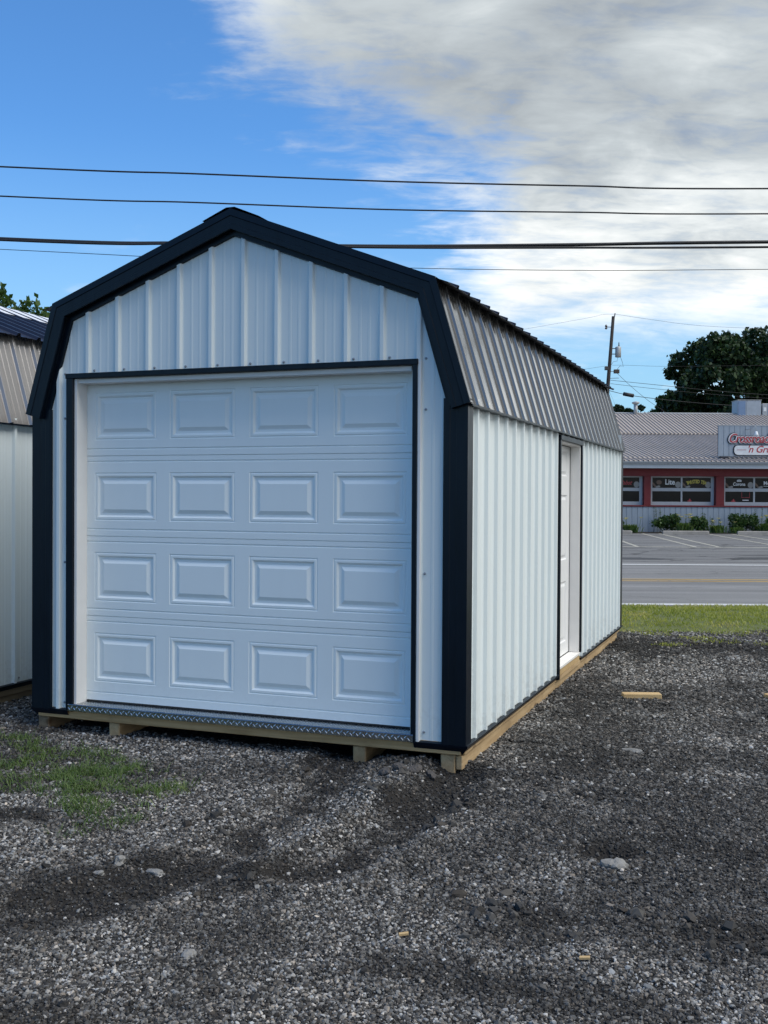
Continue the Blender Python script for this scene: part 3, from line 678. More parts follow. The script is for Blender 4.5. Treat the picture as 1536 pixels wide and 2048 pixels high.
# overhead garage door: four sections with four raised panels each
Yd = 0.100
gdoor = MB().box(.338, 2.710, Yd + .012, Yd + .045, .062, 2.205).build('garage_door', 'door_white', shed)
MB().cbox(.339, 2.709, Yd - .004, Yd + .03, .046, .057).build('weather_strip', 'rubber', gdoor)
ZS = [0.058, 0.634, 1.176, 1.719, 2.222]
PX = [(0.402, 0.888), (0.990, 1.476), (1.580, 2.062), (2.166, 2.650)]
PZ = [(.186, .520), (.734, 1.068), (1.282, 1.606), (1.826, 2.146)]
for k in range(4):
    z0, z1 = ZS[k] + .002, ZS[k + 1] - .002
    # section skin with openings for the embossed panels and grooves near the joint
    mb = MB(); xs = [.3385]; 
    for a, b in PX: xs += [a, b]
    xs += [2.7095]
    pz0, pz1 = PZ[k]
    zs = [z0, pz0, pz1, z1]
    for i in range(len(xs) - 1):
        for j in range(3):
            if j == 1 and i % 2 == 1: continue
            a, b = (xs[i], xs[i + 1]); lo, hi = zs[j], zs[j + 1]
            if j == 0 or j == 2:      # grooved rails
                gl = [lo, hi]
                if j == 0 and k > 0: gg = [z0 + .045]
                elif j == 2 and k < 3: gg = [z1 - .036]
                elif j == 0: gg = [z0 + .055]
                else: gg = []
                rows = [[(a, Yd, lo), (b, Yd, lo)]]
                for g_ in gg:
                    if lo < g_ < hi: rows += [[(a, Yd, g_ - .006), (b, Yd, g_ - .006)], [(a, Yd + .006, g_ - .001), (b, Yd + .006, g_ - .001)], [(a, Yd + .001, g_ + .004), (b, Yd + .001, g_ + .004)], [(a, Yd, g_ + .007), (b, Yd, g_ + .007)]]
                rows += [[(a, Yd, hi), (b, Yd, hi)]]
                mb.strip(rows)
            else: mb.strip([[(a, Yd, lo), (b, Yd, lo)], [(a, Yd, hi), (b, Yd, hi)]])
    mb.strip([[(.3385, Yd + .012, z0), (2.7095, Yd + .012, z0)], [(.3385, Yd, z0), (2.7095, Yd, z0)]]); mb.strip([[(.3385, Yd, z1), (2.7095, Yd, z1)], [(.3385, Yd + .012, z1), (2.7095, Yd + .012, z1)]])
    mb.build('door_section', 'door_white', gdoor)
    for a, b in PX:
        mb = MB(); steps = [(0, 0), (.003, .004), (.007, .004), (.012, .0005), (.024, .0005), (.038, .0135), (.050, .0125), (.076, .001)]
        rings = [[(a + t, Yd + dp, pz0 + t), (b - t, Yd + dp, pz0 + t), (b - t, Yd + dp, pz1 - t), (a + t, Yd + dp, pz1 - t), (a + t, Yd + dp, pz0 + t)] for t, dp in steps]
        mb.strip(rings); mb.add(rings[-1][:4], [(0, 1, 2, 3)])
        mb.build('raised_panel', 'door_white', gdoor)
# diamond plate threshold with raised lugs
thr = MB()
thr.strip([[(.286, .098, .047), (2.742, .098, .047)], [(.286, -.030, .045), (2.742, -.030, .045)], [(.286, -.034, .041), (2.742, -.034, .041)], [(.286, -.034, .001), (2.742, -.034, .001)], [(.286, -.026, .001), (2.742, -.026, .001)]])
thr.strip([[(.286, -.034, .001), (.286, -.034, .044)], [(.286, .03, .001), (.286, .03, .044)]])
threshold = thr.build('threshold_plate', 'plate', shed)
mb = MB()
def lug(c, u, v, nrm, L_=.0140, w_=.0034, h=.0022):
    c, u, v, nrm = map(Vector, (c, u, v, nrm))
    V = [c - u * L_, c - u * L_ * .5 + v * w_, c + u * L_ * .5 + v * w_, c + u * L_, c + u * L_ * .5 - v * w_, c - u * L_ * .5 - v * w_, c - u * L_ * .45 + nrm * h, c + u * L_ * .45 + nrm * h]
    mb.add(V, [(0, 1, 6), (1, 2, 7, 6), (2, 3, 7), (3, 4, 7), (4, 5, 6, 7), (5, 0, 6)])
q2 = math.sqrt(.5)
x = .296; i = 0
while x < 2.735:
    s_ = 1 if i % 2 else -1
    lug((x, -.0341, .021 + .005 * s_), (q2 * s_, 0, q2), (q2, 0, -q2 * s_), (0, -1, 0), .0120, .0030, .0018)
    for j in range(4): lug((x, -.014 + j * .031, .0462), (q2, q2 * s_ * (1 if j % 2 else -1), 0), (-q2 * s_ * (1 if j % 2 else -1), q2, 0), (0, 0, 1), .012, .003, .0008)
    x += .0205; i += 1
o = mb.build('tread_pattern', 'lug', threshold, 'stuff')
# siding screws
sc_me = MB().lathe([(.0085, 0), (.0085, .002), (.0055, .003), (.005, .008), (.002, .009)], n=8).me('screw')
for x in [.657 + .2335 * k + .045 for k in range(-1, 9)]:
    q = link('screw', sc_me, 'screw', shed); q.location = (x, -.001, DT + .022); q.rotation_euler = (math.pi / 2, 0, 0)
for x, zz in ((.235, 2.27), (.235, 1.97), (2.80, 2.27), (2.80, 1.97), (2.80, 1.0), (.235, 1.0), (.235, .05), (2.80, .06)):
    q = link('screw', sc_me, 'screw', shed); q.location = (x, -.001, zz); q.rotation_euler = (math.pi / 2, 0, 0)
# entry door on the side wall
YD0, YD1, ZD = G['YD0'], G['YD1'], G['ZD']
MB().cbox(W - .02, W + .020, YD0 - .035, YD0 + .006, -.046, ZD + .02, .003).build('entry_trim', 'trim', shed)
MB().cbox(W - .02, W + .020, YD1 - .006, YD1 + .035, .050, ZD + .02, .003).build('entry_trim', 'trim', shed)
MB().cbox(W - .02, W + .026, YD0 - .038, YD1 + .038, ZD - .018, ZD + .024, .003).build('entry_trim', 'trim', shed)
mb = MB(); mb.box(2.90, W + .004, YD0 + .007, YD0 + .030, .055, ZD - .03); mb.box(2.90, W + .004, YD1 - .030, YD1 - .007, .055, ZD - .03); mb.box(2.90, W + .004, YD0 + .007, YD1 - .007, ZD - .03, ZD - .006)
mb.build('entry_jamb', 'jamb', shed)
MB().cbox(2.90, W + .012, YD0 + .008, YD1 - .008, .028, .052, .003).build('entry_sill', 'jamb', shed)
MB().cbox(W - .03, W + .006, YD0 + .010, YD1 - .002, -.024, .027, .003).build('sill_board', 'wood_fresh', shed)
MB().box(W - .03, W + .006, YD0 + .010, YD1 + .05, -.058, -.0245).build('sill_board', 'wood_y', shed)
XL = 2.962; y0, y1, z0, z1 = YD0 + .036, YD1 - .036, .060, ZD - .036
edoor = MB().box(XL - .04, XL - .012, y0, y1, z0, z1).build('entry_door', 'entry_white', shed)
ys = [y0, y0 + .11, y0 + .385, y0 + .495, y0 + .77, y1]; zs = [z0, .172, .712, .905, 1.482, 1.648, 1.866, z1]
mb = MB()
for i in range(5):
    for j in range(7):
        if i % 2 == 1 and j % 2 == 1: continue
        mb.strip([[(XL, ys[i], zs[j]), (XL, ys[i + 1], zs[j])], [(XL, ys[i], zs[j + 1]), (XL, ys[i + 1], zs[j + 1])]])
mb.strip([[(XL, y1, z0), (XL - .02, y1, z0)], [(XL, y1, z1), (XL - .02, y1, z1)]])
mb.build('door_skin', 'entry_white', edoor)
for i in (1, 3):
    for j in (1, 3, 5):
        a, b, lo, hi = ys[i], ys[i + 1], zs[j], zs[j + 1]; steps = [(0, 0), (.010, .010), (.022, .010), (.045, .002)]
        rings = [[(XL - dp, a + t, lo + t), (XL - dp, b - t, lo + t), (XL - dp, b - t, hi - t), (XL - dp, a + t, hi - t), (XL - dp, a + t, lo + t)] for t, dp in steps]
        mb = MB(); mb.strip(rings); mb.add(rings[-1][:4], [(0, 1, 2, 3)]); mb.build('raised_panel', 'entry_white', edoor)
mb = MB(); mb.box(XL - .03, XL + .004, y1 + .001, y1 + .0055, z0, z1); mb.box(XL - .03, XL + .004, y0 - .0055, y0 - .001, z0, z1); mb.box(XL - .03, XL + .004, y0, y1, z1 + .001, z1 + .0055); mb.box(XL - .03, XL + .003, y0, y1, .0525, z0 - .001)
mb.build('weather_seal', 'rubber', edoor)
mb = MB(); mb.tube([(XL, y0 + .06, 1.0), (XL + .045, y0 + .06, 1.0)], .012); mb.lathe([(.004, 0), (.024, .004), (.028, .02), (.02, .034), (.004, .038)], (XL + .03, y0 + .06, .98)); mb.build('door_knob', 'plate', edoor, smooth=True)

# ------------------------------------------------------------------ neighbouring shed, cut by the left edge of the view
nb_shed = thing('garden_shed', 'grey-white metal gambrel shed standing at the left edge, white ridge cap', 'shed', (-0.75 - W, -0.02, ZO))
gambrel_shed(nb_shed, garage=False, walk=False)
MB().cbox(3.000, 3.040, .03, 6.30, -.085, -.020).build('rim_board', 'wood_old', nb_shed)
for x0 in (.02, .60, 2.36, 2.93):
    MB().cbox(x0, x0 + .09, .03, 6.25, -.170, -.087, .006).build('skid', 'wood_old', nb_shed)
MB().cbox(.02, 3.0, .0, .036, -.085, -.01).build('rim_board', 'wood_old', nb_shed)
for k in range(12):
    q = link('screw', sc_me, 'screw', nb_shed); q.location = (W - .010, .216 + .24 * k + .06, .035); q.rotation_euler = (0, math.pi / 2, 0)

# ------------------------------------------------------------------ restaurant across the road (street frame)
B0 = street(0, 51, 0)
rest = thing('restaurant', 'low roadside restaurant with dark red wall, glass garage-door windows and ribbed metal roof', 'building', B0, YAW)
M['red_wall'] = plain('dark_red_paint', (0.155, 0.011, 0.015), 0.6, var=0.10, scale=2)
M['grey_board'] = plain('grey_board_siding', (0.30, 0.345, 0.40), 0.65, var=0.12, scale=1.5, stretch=(3, 3, .4))
M['win_frame'] = plain('grey_white_frame', (0.46, 0.47, 0.49), 0.45, var=0.06)
M['fascia'] = plain('fascia_metal', (0.50, 0.53, 0.56), 0.45, var=0.06)
M['gutter'] = plain('gutter_metal', (0.36, 0.38, 0.40), 0.4, var=0.08)
M['pane'] = plain('dark_window_glass', (0.010, 0.011, 0.012), 0.08, var=0.3, spec=0.14)
M['rest_roof'] = plain('beige_ribbed_roof', (0.40, 0.345, 0.305), 0.6, metal=0.0, var=0.16, scale=.6, stretch=(1.5, .4, 1))
M['p_white'] = plain('print_white', (0.72, 0.73, 0.74), 0.5, var=.1); M['p_grey'] = plain('print_grey', (0.30, 0.29, 0.28), 0.5, var=.1)
M['p_red'] = plain('print_red', (0.42, 0.045, 0.055), 0.5, var=.1); M['p_yellow'] = plain('print_yellow', (0.55, 0.46, 0.08), 0.5, var=.1)
M['p_brown'] = plain('print_brown', (0.16, 0.10, 0.07), 0.5, var=.2); M['p_dark'] = plain('print_dark', (0.02, 0.02, 0.03), 0.5)
SL, SR = 9.6, 30.0
MB().box(SL, SR, .45, 29, .0, 3.3).build('wall_core', 'red_wall', rest)
MB().box(SL, SR, .0, .44, 2.722, 3.20).build('wall_band', 'red_wall', rest)
MB().cbox(SL, SR, -.045, .44, 1.243, 1.318, .01).build('window_sill', 'red_wall', rest)
bw = .262
board_me = MB().cbox(.004, bw - .004, -.004, .13, .0, 1.24, .012).me('siding_board')
for k in range(int((SR - SL) / bw)):
    q = link('siding_board', board_me, 'grey_board', rest); q.location = (SL + k * bw, .0, .0)
MB().box(SL, SR, .035, .14, .0, 1.238).build('wall_backing', 'p_dark', rest)
posts = [(12.53, 12.86), (16.0, 16.40), (19.50, 19.88), (22.98, 23.36), (26.5, 26.9)]
for a, b in posts: MB().cbox(a, b, -.03, .44, 1.32, 2.72, .01).build('pier', 'red_wall', rest)

def text_mesh(txt, size, shear=0.0, offset=0.0, extrude=0.0, space=1.0):
    c = bpy.data.curves.new('txt', 'FONT'); c.body = txt; c.size = size; c.shear = shear; c.offset = offset; c.extrude = extrude; c.space_character = space; c.resolution_u = 3; c.align_x = 'LEFT'
    o = bpy.data.objects.new('txt', c); me = bpy.data.meshes.new_from_object(o)
    V = np.array([v.co[:] for v in me.vertices]) if len(me.vertices) else np.zeros((0, 3)); Fc = [tuple(p_.vertices) for p_ in me.polygons]
    bpy.data.objects.remove(o); bpy.data.curves.remove(c); bpy.data.meshes.remove(me); return V, Fc
def place_text(mb, txt, x, z, y, size, width=None, **kw):
    """stand text up in the x-z plane, facing -y"""
    V, Fc = text_mesh(txt, size, **kw)
    if width: V[:, 0] *= width / max(1e-6, V[:, 0].max())
    mb.add([(x + v[0], y - v[2], z + v[1]) for v in V], Fc)
def ellipse(mb, cx, cz, rx, rz, y, rot=0.0, n=16):
    V = []
    for i in range(n):
        a = 2 * math.pi * i / n; px, pz = rx * math.cos(a), rz * math.sin(a)
        V.append((cx + px * math.cos(rot) - pz * math.sin(rot), y, cz + px * math.sin(rot) + pz * math.cos(rot)))
    mb.add(V, [tuple(range(n))])
openings = [(9.75, 12.53), (12.86, 16.0), (16.40, 19.50), (19.88, 22.98), (23.36, 26.5)]
PW = [  # prints on the two upper panes of each window
    (None, 'Pabst'), ('Lite', 'TWISTED TEA'), ('Corona', 'Modelo'), (None, None), (None, None)]
YF = .30
for wi, (a, b) in enumerate(openings):
    # recess sides
    wn = MB(); zb, zt = 1.318, 2.722
    wn.box(a + .001, a + .15, YF, YF + .06, zb, zt); wn.box(b - .15, b - .001, YF, YF + .06, zb, zt)
    xm = a + .15 + (b - a - .30) / 2
    wn.box(a + .15, b - .15, YF, YF + .06, zb, 1.488); wn.box(a + .15, b - .15, YF, YF + .06, 1.998, 2.157); wn.box(a + .15, b - .15, YF, YF + .06, 2.66, zt); wn.box(xm - .04, xm + .04, YF - .004, YF + .06, 1.488, 1.998); wn.box(xm - .04, xm + .04, YF - .004, YF + .06, 2.157, 2.66)
    win = wn.build('window', 'win_frame', rest)
    MB().box(a, b, YF + .10, YF + .12, zb + .002, zt - .002).build('window_backing', 'p_dark', rest)
    for ci, (p0, p1) in enumerate(((a + .15, xm - .04), (xm + .04, b - .15))):
        for zi, (q0, q1) in enumerate(((1.488, 1.998), (2.157, 2.66))):
            MB().box(p0, p1, YF + .025, YF + .035, q0, q1).build('pane', 'pane', win)
        wd = p1 - p0; yy = YF + .022
        t = PW[wi][ci]
        mb = MB(); ellipse(mb, p1 - .13, 2.157 + .16, .14, .15, yy); ellipse(mb, p0 + .22, 2.157 + .05, .09, .045, yy); ellipse(mb, p0 + .32, 2.157 + .07, .07, .05, yy - .001); mb.build('ball_print', 'p_grey', win)
        mb = MB(); ellipse(mb, p0 + .08, 2.157 + .16, .05, .17, yy, .7); mb.build('ball_print', 'p_brown', win)
        if t:
            mb = MB(); mt = 'p_white'
            if t == 'Lite': place_text(mb, 'Lite', p0 + .62, 2.157 + .17, yy, .36, .48, offset=.010); mt = 'p_white'
            elif t == 'TWISTED TEA':
                mt = 'p_yellow'; cx = (p0 + p1) / 2
                for i, ch in enumerate(t):
                    if ch == ' ': continue
                    V, Fc = text_mesh(ch, .20, offset=.008); V[:, 0] -= V[:, 0].max() / 2; an = -(i - 5) * .055
                    px = cx + (i - 5) * .083; pz = 2.157 + .17 + .07 * (1 - ((i - 5) / 5.0) ** 2)
                    V[:, 1] *= 1.15; V[:, 0] *= .85
                    mb.add([(px + v[0] * math.cos(an) - v[1] * math.sin(an), yy, pz + v[0] * math.sin(an) + v[1] * math.cos(an)) for v in V], Fc)
            elif t == 'Corona':
                place_text(mb, 'Corona', (p0 + p1) / 2 - .30, 2.157 + .13, yy, .22, .60, offset=.006); cx = (p0 + p1) / 2
                for dx_, hh in ((-.09, .05), (-.045, .08), (0, .10), (.045, .08), (.09, .05)): ellipse(mb, cx + dx_, 2.157 + .35 + hh * .5, .022, .04, yy)
                mb.box(cx - .11, cx + .11, yy - .001, yy + .001, 2.157 + .315, 2.157 + .35)
            elif t == 'Modelo':
                place_text(mb, 'Modelo', p0 + .42, 2.157 + .18, yy, .24, .72, offset=.008); mb.box(p0 + .42, p0 + .95, yy - .001, yy + .001, 2.157 + .10, 2.157 + .12)
            elif t == 'Pabst': place_text(mb, t, p0 + .25, 2.157 + .15, yy, .30, .62, shear=.45, offset=.004); mt = 'p_red'
            mb.build('lettering', mt, win)
        if t == 'Lite':
            mb = MB(); ellipse(mb, p0 + .33, 2.157 + .27, .13, .11, yy + .001); mb.build('hat_print', 'p_brown', win)
    if wi in (1, 2):      # small red table ornaments seen through the lower panes
        px = xm + .40 if wi == 1 else a + .55
        mb = MB(); ellipse(mb, px, 1.53, .11, .03, YF + .022); ellipse(mb, px + .01, 1.57, .04, .07, YF + .021); mb.build('candle_print', 'p_red', win)
    if wi == 2:
        mb = MB(); x0_ = a + .95
        for q in ((x0_, x0_ + .02, 1.70, 1.96), (x0_, x0_ + .40, 1.70, 1.72), (x0_ + .38, x0_ + .40, 1.70, 1.96)): mb.box(q[0], q[1], YF + .021, YF + .023, q[2], q[3])
        mb.build('neon_outline', 'p_red', win)
        MB().box(x0_ + .05, x0_ + .35, YF + .0205, YF + .0235, 1.56, 1.60).build('neon_outline', 'p_white', win)
# eave
MB().cbox(SL - .2, SR, -.60, .02, 3.085, 3.285, .01).build('fascia_board', 'fascia', rest)
mb = MB(); rows = []
for yy, zz in ((-.60, 3.405), (-.735, 3.405), (-.735, 3.385), (-.705, 3.33), (-.69, 3.287), (-.60, 3.287)): rows.append([(SL - .2, yy, zz), (SR, yy, zz)])
mb.strip(rows).build('gutter', 'gutter', rest)
# roof: three courses of ribbed sheets (short eave course, low-pitched course, steeper upper course)
def sheet_mesh(y0, z0, y1, z1, wd, pitch, h=.035):
    pr = []
    nrib = int(round(wd / pitch))
    for k in range(nrib):
        c = k * pitch + .06; pr += [(c - .034, 0), (c - .022, h), (c + .022, h), (c + .034, 0)]
    pr = [(0.002, 0)] + pr + [(wd - .002, 0)]
    ln = math.hypot(y1 - y0, z1 - z0); ny, nz = -(z1 - z0) / ln, (y1 - y0) / ln
    mb = MB(); mb.strip([[(a, y0 + ny * hh, z0 + nz * hh) for a, hh in pr], [(a, y1 + ny * hh, z1 + nz * hh) for a, hh in pr]])
    mb.strip([[(a, y0 + ny * hh, z0 + nz * hh - .03) for a, hh in pr], [(a, y0 + ny * hh, z0 + nz * hh) for a, hh in pr]])
    return mb.me('roof_panel')
wd = .92
for (y0_, z0_, y1_, z1_, h_) in ((-.64, 3.43, .55, 3.60, .06), (.40, 3.625, 11.75, 5.44, .055), (11.6, 5.49, 17.8, 7.16, .06)):
    pm = sheet_mesh(y0_, z0_, y1_, z1_, wd, .23, h_)
    for k in range(int((SR - SL + .3) / wd) + 1):
        q = link('roof_panel', pm, 'rest_roof', rest); q.location = (SL - .3 + k * wd, 0, 0)
MB().cbox(SL - .3, SR + .5, 17.70, 18.0, 7.13, 7.24, .03).build('ridge_cap', 'gutter', rest)
mb = MB(); mb.strip([[(SL - .3, 17.85, 7.12), (SR + .5, 17.85, 7.12)], [(SL - .3, 29.4, 3.5), (SR + .5, 29.4, 3.5)]]); mb.build('roof_slope', 'rest_roof', rest)
for xe in (SL + .001, SR - .001): MB().add([(xe, .16, 3.2), (xe, 29, 3.2), (xe, 17.85, 7.05), (xe, 11.7, 5.40), (xe, .0, 3.5)], [(0, 1, 2, 3, 4)]).build('gable_wall', 'grey_board', rest)
# vent pipe and rooftop units
vent = thing('vent_pipe', 'thin grey capped vent pipe on the restaurant roof ridge', 'vent pipe', street(16.27, 68.6, 6.95), YAW)
M['galv'] = plain('dull_galvanised', (0.42, 0.43, 0.43), 0.5, metal=0.3, var=.12)
MB().lathe([(.13, 0), (.13, .82)]).build('pipe', 'galv', vent, smooth=True)
MB().lathe([(.14, .80), (.24, .86), (.26, .92), (.20, .96), (.05, 1.0)]).build('cap', 'galv', vent, smooth=True)
M['hvac_blue'] = plain('blue_grey_cabinet', (0.16, 0.24, 0.38), 0.5, var=.12); M['hvac_pale'] = plain('pale_grey_cabinet', (0.33, 0.37, 0.42), 0.5, var=.12)
hv = thing('rooftop_unit', 'boxy blue-grey air unit on the roof ridge before the dark tree', 'air unit', street(22.83, 68.4, 6.98), YAW)
MB().cbox(0, 1.50, 0, 1.2, 0, 1.06, .02).build('cabinet', 'hvac_pale', hv)
MB().cbox(.03, .48, -.02, -.002, .05, 1.0, .006).build('cabinet_panel', 'hvac_blue', hv)
MB().cbox(.54, 1.46, -.02, -.002, .05, 1.0, .006).build('cabinet_panel', 'hvac_pale', hv)
MB().cbox(-.03, 1.53, -.03, 1.23, 1.062, 1.09, .006).build('lid', 'galv', hv)
hv = thing('rooftop_unit', 'smaller grey roof cabinet with white plate at the right edge', 'air unit', street(24.42, 68.4, 6.98), YAW)
MB().cbox(0, 1.2, 0, 1.0, 0, .86, .02).build('cabinet', 'gutter', hv)
MB().cbox(.06, .24, -.015, -.002, .35, .60, .004).build('name_plate', 'p_white', hv)
MB().cbox(.34, .40, -.015, -.002, .03, .84, .004).build('corner_post', 'hvac_blue', hv)

# ------------------------------------------------------------------ sign standing on the restaurant roof
sg = thing('roof_sign', 'grey boarded roof sign with red and white script lettering', 'sign', street(16.15, 51.2, 3.62), YAW)
for k in range(22):
    q = link('sign_board', None, None, sg) if False else MB().cbox(.004 + k * .262, .258 + k * .262, 0, .05, .08, 1.56, .010).build('sign_board', 'grey_board', sg)
MB().box(0, 5.76, .03, .09, .08, 1.55).build('backing', 'p_dark', sg)
MB().cbox(-.02, 5.78, -.012, .10, 1.562, 1.60, .008).build('sign_cap', 'gutter', sg)
for x in (.12, 2.8, 5.5): MB().cbox(x, x + .34, -.10, .25, -.10, .075, .01).build('bracket', 'p_dark', sg)
for nm, off, yy, mt, ex in (('letter_shadow', .062, -.02, 'p_dark', .012), ('letter_outline', .034, -.045, 'p_white', .012), ('letter_face', .004, -.066, 'p_red', .008)):
    mb = MB(); place_text(mb, 'Crossroads', .47 - off, .745, yy, .62, 2.16 + 2 * off, shear=.32, offset=off, extrude=ex, space=.88); mb.build(nm, mt, sg)
def rounded(x0, x1, z0, z1, r, y0, y1, n=8):
    pts = []
    for cx, cz, a0 in ((x1 - r, z1 - r, 0), (x0 + r, z1 - r, 90), (x0 + r, z0 + r, 180), (x1 - r, z0 + r, 270)):
        for i in range(n + 1): a = math.radians(a0 + 90 * i / n); pts.append((cx + r * math.cos(a), cz + r * math.sin(a)))
    mb = MB(); N_ = len(pts); V = [(x, y0, z) for x, z in pts] + [(x, y1, z) for x, z in pts]
    mb.add(V, [tuple(range(N_))[::-1], tuple(range(N_, 2 * N_))] + [(i, (i + 1) % N_, N_ + (i + 1) % N_, N_ + i) for i in range(N_)]); return mb
rounded(.72, 4.6, .12, .64, .2, -.03, -.005).build('plate_shadow', 'p_dark', sg)
rounded(.77, 4.55, .155, .605, .18, -.055, -.031).build('name_plate', 'p_white', sg)
mb = MB(); place_text(mb, "'n Grub", 1.36, .275, -.060, .46, 1.42, shear=.32, offset=.006, extrude=.003, space=.95); mb.box(.90, 1.34, -.060, -.056, .385, .405); mb.build('plate_lettering', 'p_red', sg)
mb = MB(); mb.tube([(1.32, -.02, 1.40), (1.36, -.14, 1.37), (1.50, -.32, 1.42), (1.60, -.42, 1.56), (1.66, -.46, 1.50), (1.68, -.46, 1.25)], .016, 8); mb.build('lamp_arm', 'galv', sg, smooth=True)
mb = MB(); mb.lathe([(.13, -.24), (.09, -.14), (.05, -.02), (.02, 0)], (1.68, -.46, 1.28)); mb.build('lamp_shade', 'p_white', sg, smooth=True)

# ------------------------------------------------------------------ wheel stops
M['concrete'] = plain('wheel_stop_concrete', (0.27, 0.25, 0.225), 0.85, var=.2, scale=4, bmp=.3)
for x0, x1, lab in ((9.25, 11.36, 'concrete wheel stop half hidden behind the white shed'), (12.77, 14.88, 'concrete wheel stop wholly in view before the lily bed'), (16.19, 18.30, 'concrete wheel stop at the right edge of the view')):
    mb = MB(); L_ = x1 - x0
    pr = [(-.09, 0), (-.075, .13), (-.045, .165), (.045, .165), (.075, .13), (.09, 0)]
    mb.strip([[(e, y, z * k) for y, z in pr] for e, k in ((0, .0), (0.0, .80), (.06, 1.0), (L_ - .06, 1.0), (L_, .80), (L_, .0))])
    o = mb.build('wheel_stop', 'concrete'); o.location = street(x0, 48.4, .004); o.rotation_euler = (0, 0, YAW); tag(o, lab, 'wheel stop', 'wheel stops before the restaurant')

# ------------------------------------------------------------------ planting
def leaves_mesh(name, C, size, seed=0, droop=.0, aspect=.6):
    """C (n,3) leaf centres -> folded leaf quads (two tris pairs)"""
    r_ = np.random.default_rng(seed); n_ = len(C)
    u = r_.normal(size=(n_, 3)); u /= np.linalg.norm(u, axis=1)[:, None]; u[:, 2] -= droop; 
    v = np.cross(u, r_.normal(size=(n_, 3))); v /= np.linalg.norm(v, axis=1)[:, None] + 1e-9
    s_ = size * r_.uniform(.6, 1.35, (n_, 1)); a = u * s_; b = v * s_ * aspect
    nrm = np.cross(u, v) * s_ * .18
    V = np.stack([C - a, C + b - nrm * 0 + nrm, C + a, C - b + nrm], 1).reshape(-1, 3)
    i = np.arange(n_)[:, None] * 4
    me = np_mesh(name, V, np.concatenate([i + [0, 1, 2], i + [0, 2, 3]]))
    a_ = me.attributes.new('tint', 'FLOAT', 'POINT'); a_.data.foreach_set('value', np.repeat(r_.random(n_), 4).astype(np.float32)); return me
def clump_points(clumps, n_, seed):
    r_ = np.random.default_rng(seed); out = []; vol = np.array([c[3] ** 2 for c in clumps]); vol = vol / vol.sum()
    for (cx, cy, cz, rad), q in zip(clumps, vol):
        k = max(6, int(n_ * q)); dv = r_.normal(size=(k, 3)); dv /= np.linalg.norm(dv, axis=1)[:, None]
        rr = rad * r_.uniform(.25, 1, (k, 1)) ** .5 * (1 + .25 * np.sin(dv[:, :1] * 5 + cx) * np.cos(dv[:, 1:2] * 4 + cz))
        out.append(np.array([cx, cy, cz]) + dv * rr * np.array([1, 1, .85]))
    return np.concatenate(out)
M['shrub_leaf'] = leaf_mat('shrub_leaf', [(0, (0.022, 0.05, 0.016)), (.6, (0.05, 0.10, 0.03)), (1, (0.10, 0.16, 0.05))])
M['lily_leaf'] = leaf_mat('lily_leaf', [(0, (0.05, 0.095, 0.03)), (.6, (0.09, 0.155, 0.045)), (1, (0.16, 0.21, 0.07))])
M['lily_flower'] = plain('pale_yellow_petal', (0.62, 0.56, 0.22), 0.6, var=.15)
M['stem_brown'] = plain('dry_stem', (0.07, 0.06, 0.05), 0.8, var=.2)
def shrub(s, d, w_, h, lab, seed):
    r_ = random.Random(seed); t = thing('shrub', lab, 'shrub', street(s, d, .02), YAW, 'shrubs along the restaurant wall')
    cl_ = [(r_.uniform(-.36, .36) * w_, r_.uniform(-.2, .2), h * r_.uniform(.22, .76), h * r_.uniform(.20, .30)) for _ in range(22)]
    link('foliage', leaves_mesh('foliage', clump_points(cl_, 2600, seed), .055, seed), 'shrub_leaf', t)
    mb = MB()
    for c in cl_[:6]: mb.tube([(0, 0, 0), (c[0] * .5, c[1] * .5, c[2] * .5), (c[0], c[1], c[2])], [.02, .014, .006], 5)
    mb.build('stem_cluster', 'stem_brown', t)
shrub(10.75, 50.2, 1.7, .86, 'dark green shrub peeping out beside the white shed', 1)
shrub(13.35, 50.3, 1.5, .96, 'rounded dark shrub behind the fully visible wheel stop', 2)
shrub(14.95, 50.3, 1.0, .82, 'small dark shrub right of the yellow lilies', 3)
shrub(17.15, 50.3, 1.5, .98, 'dark shrub under the third garage window', 4)
shrub(18.6, 50.3, .9, .80, 'dark shrub cut by the right edge', 5)
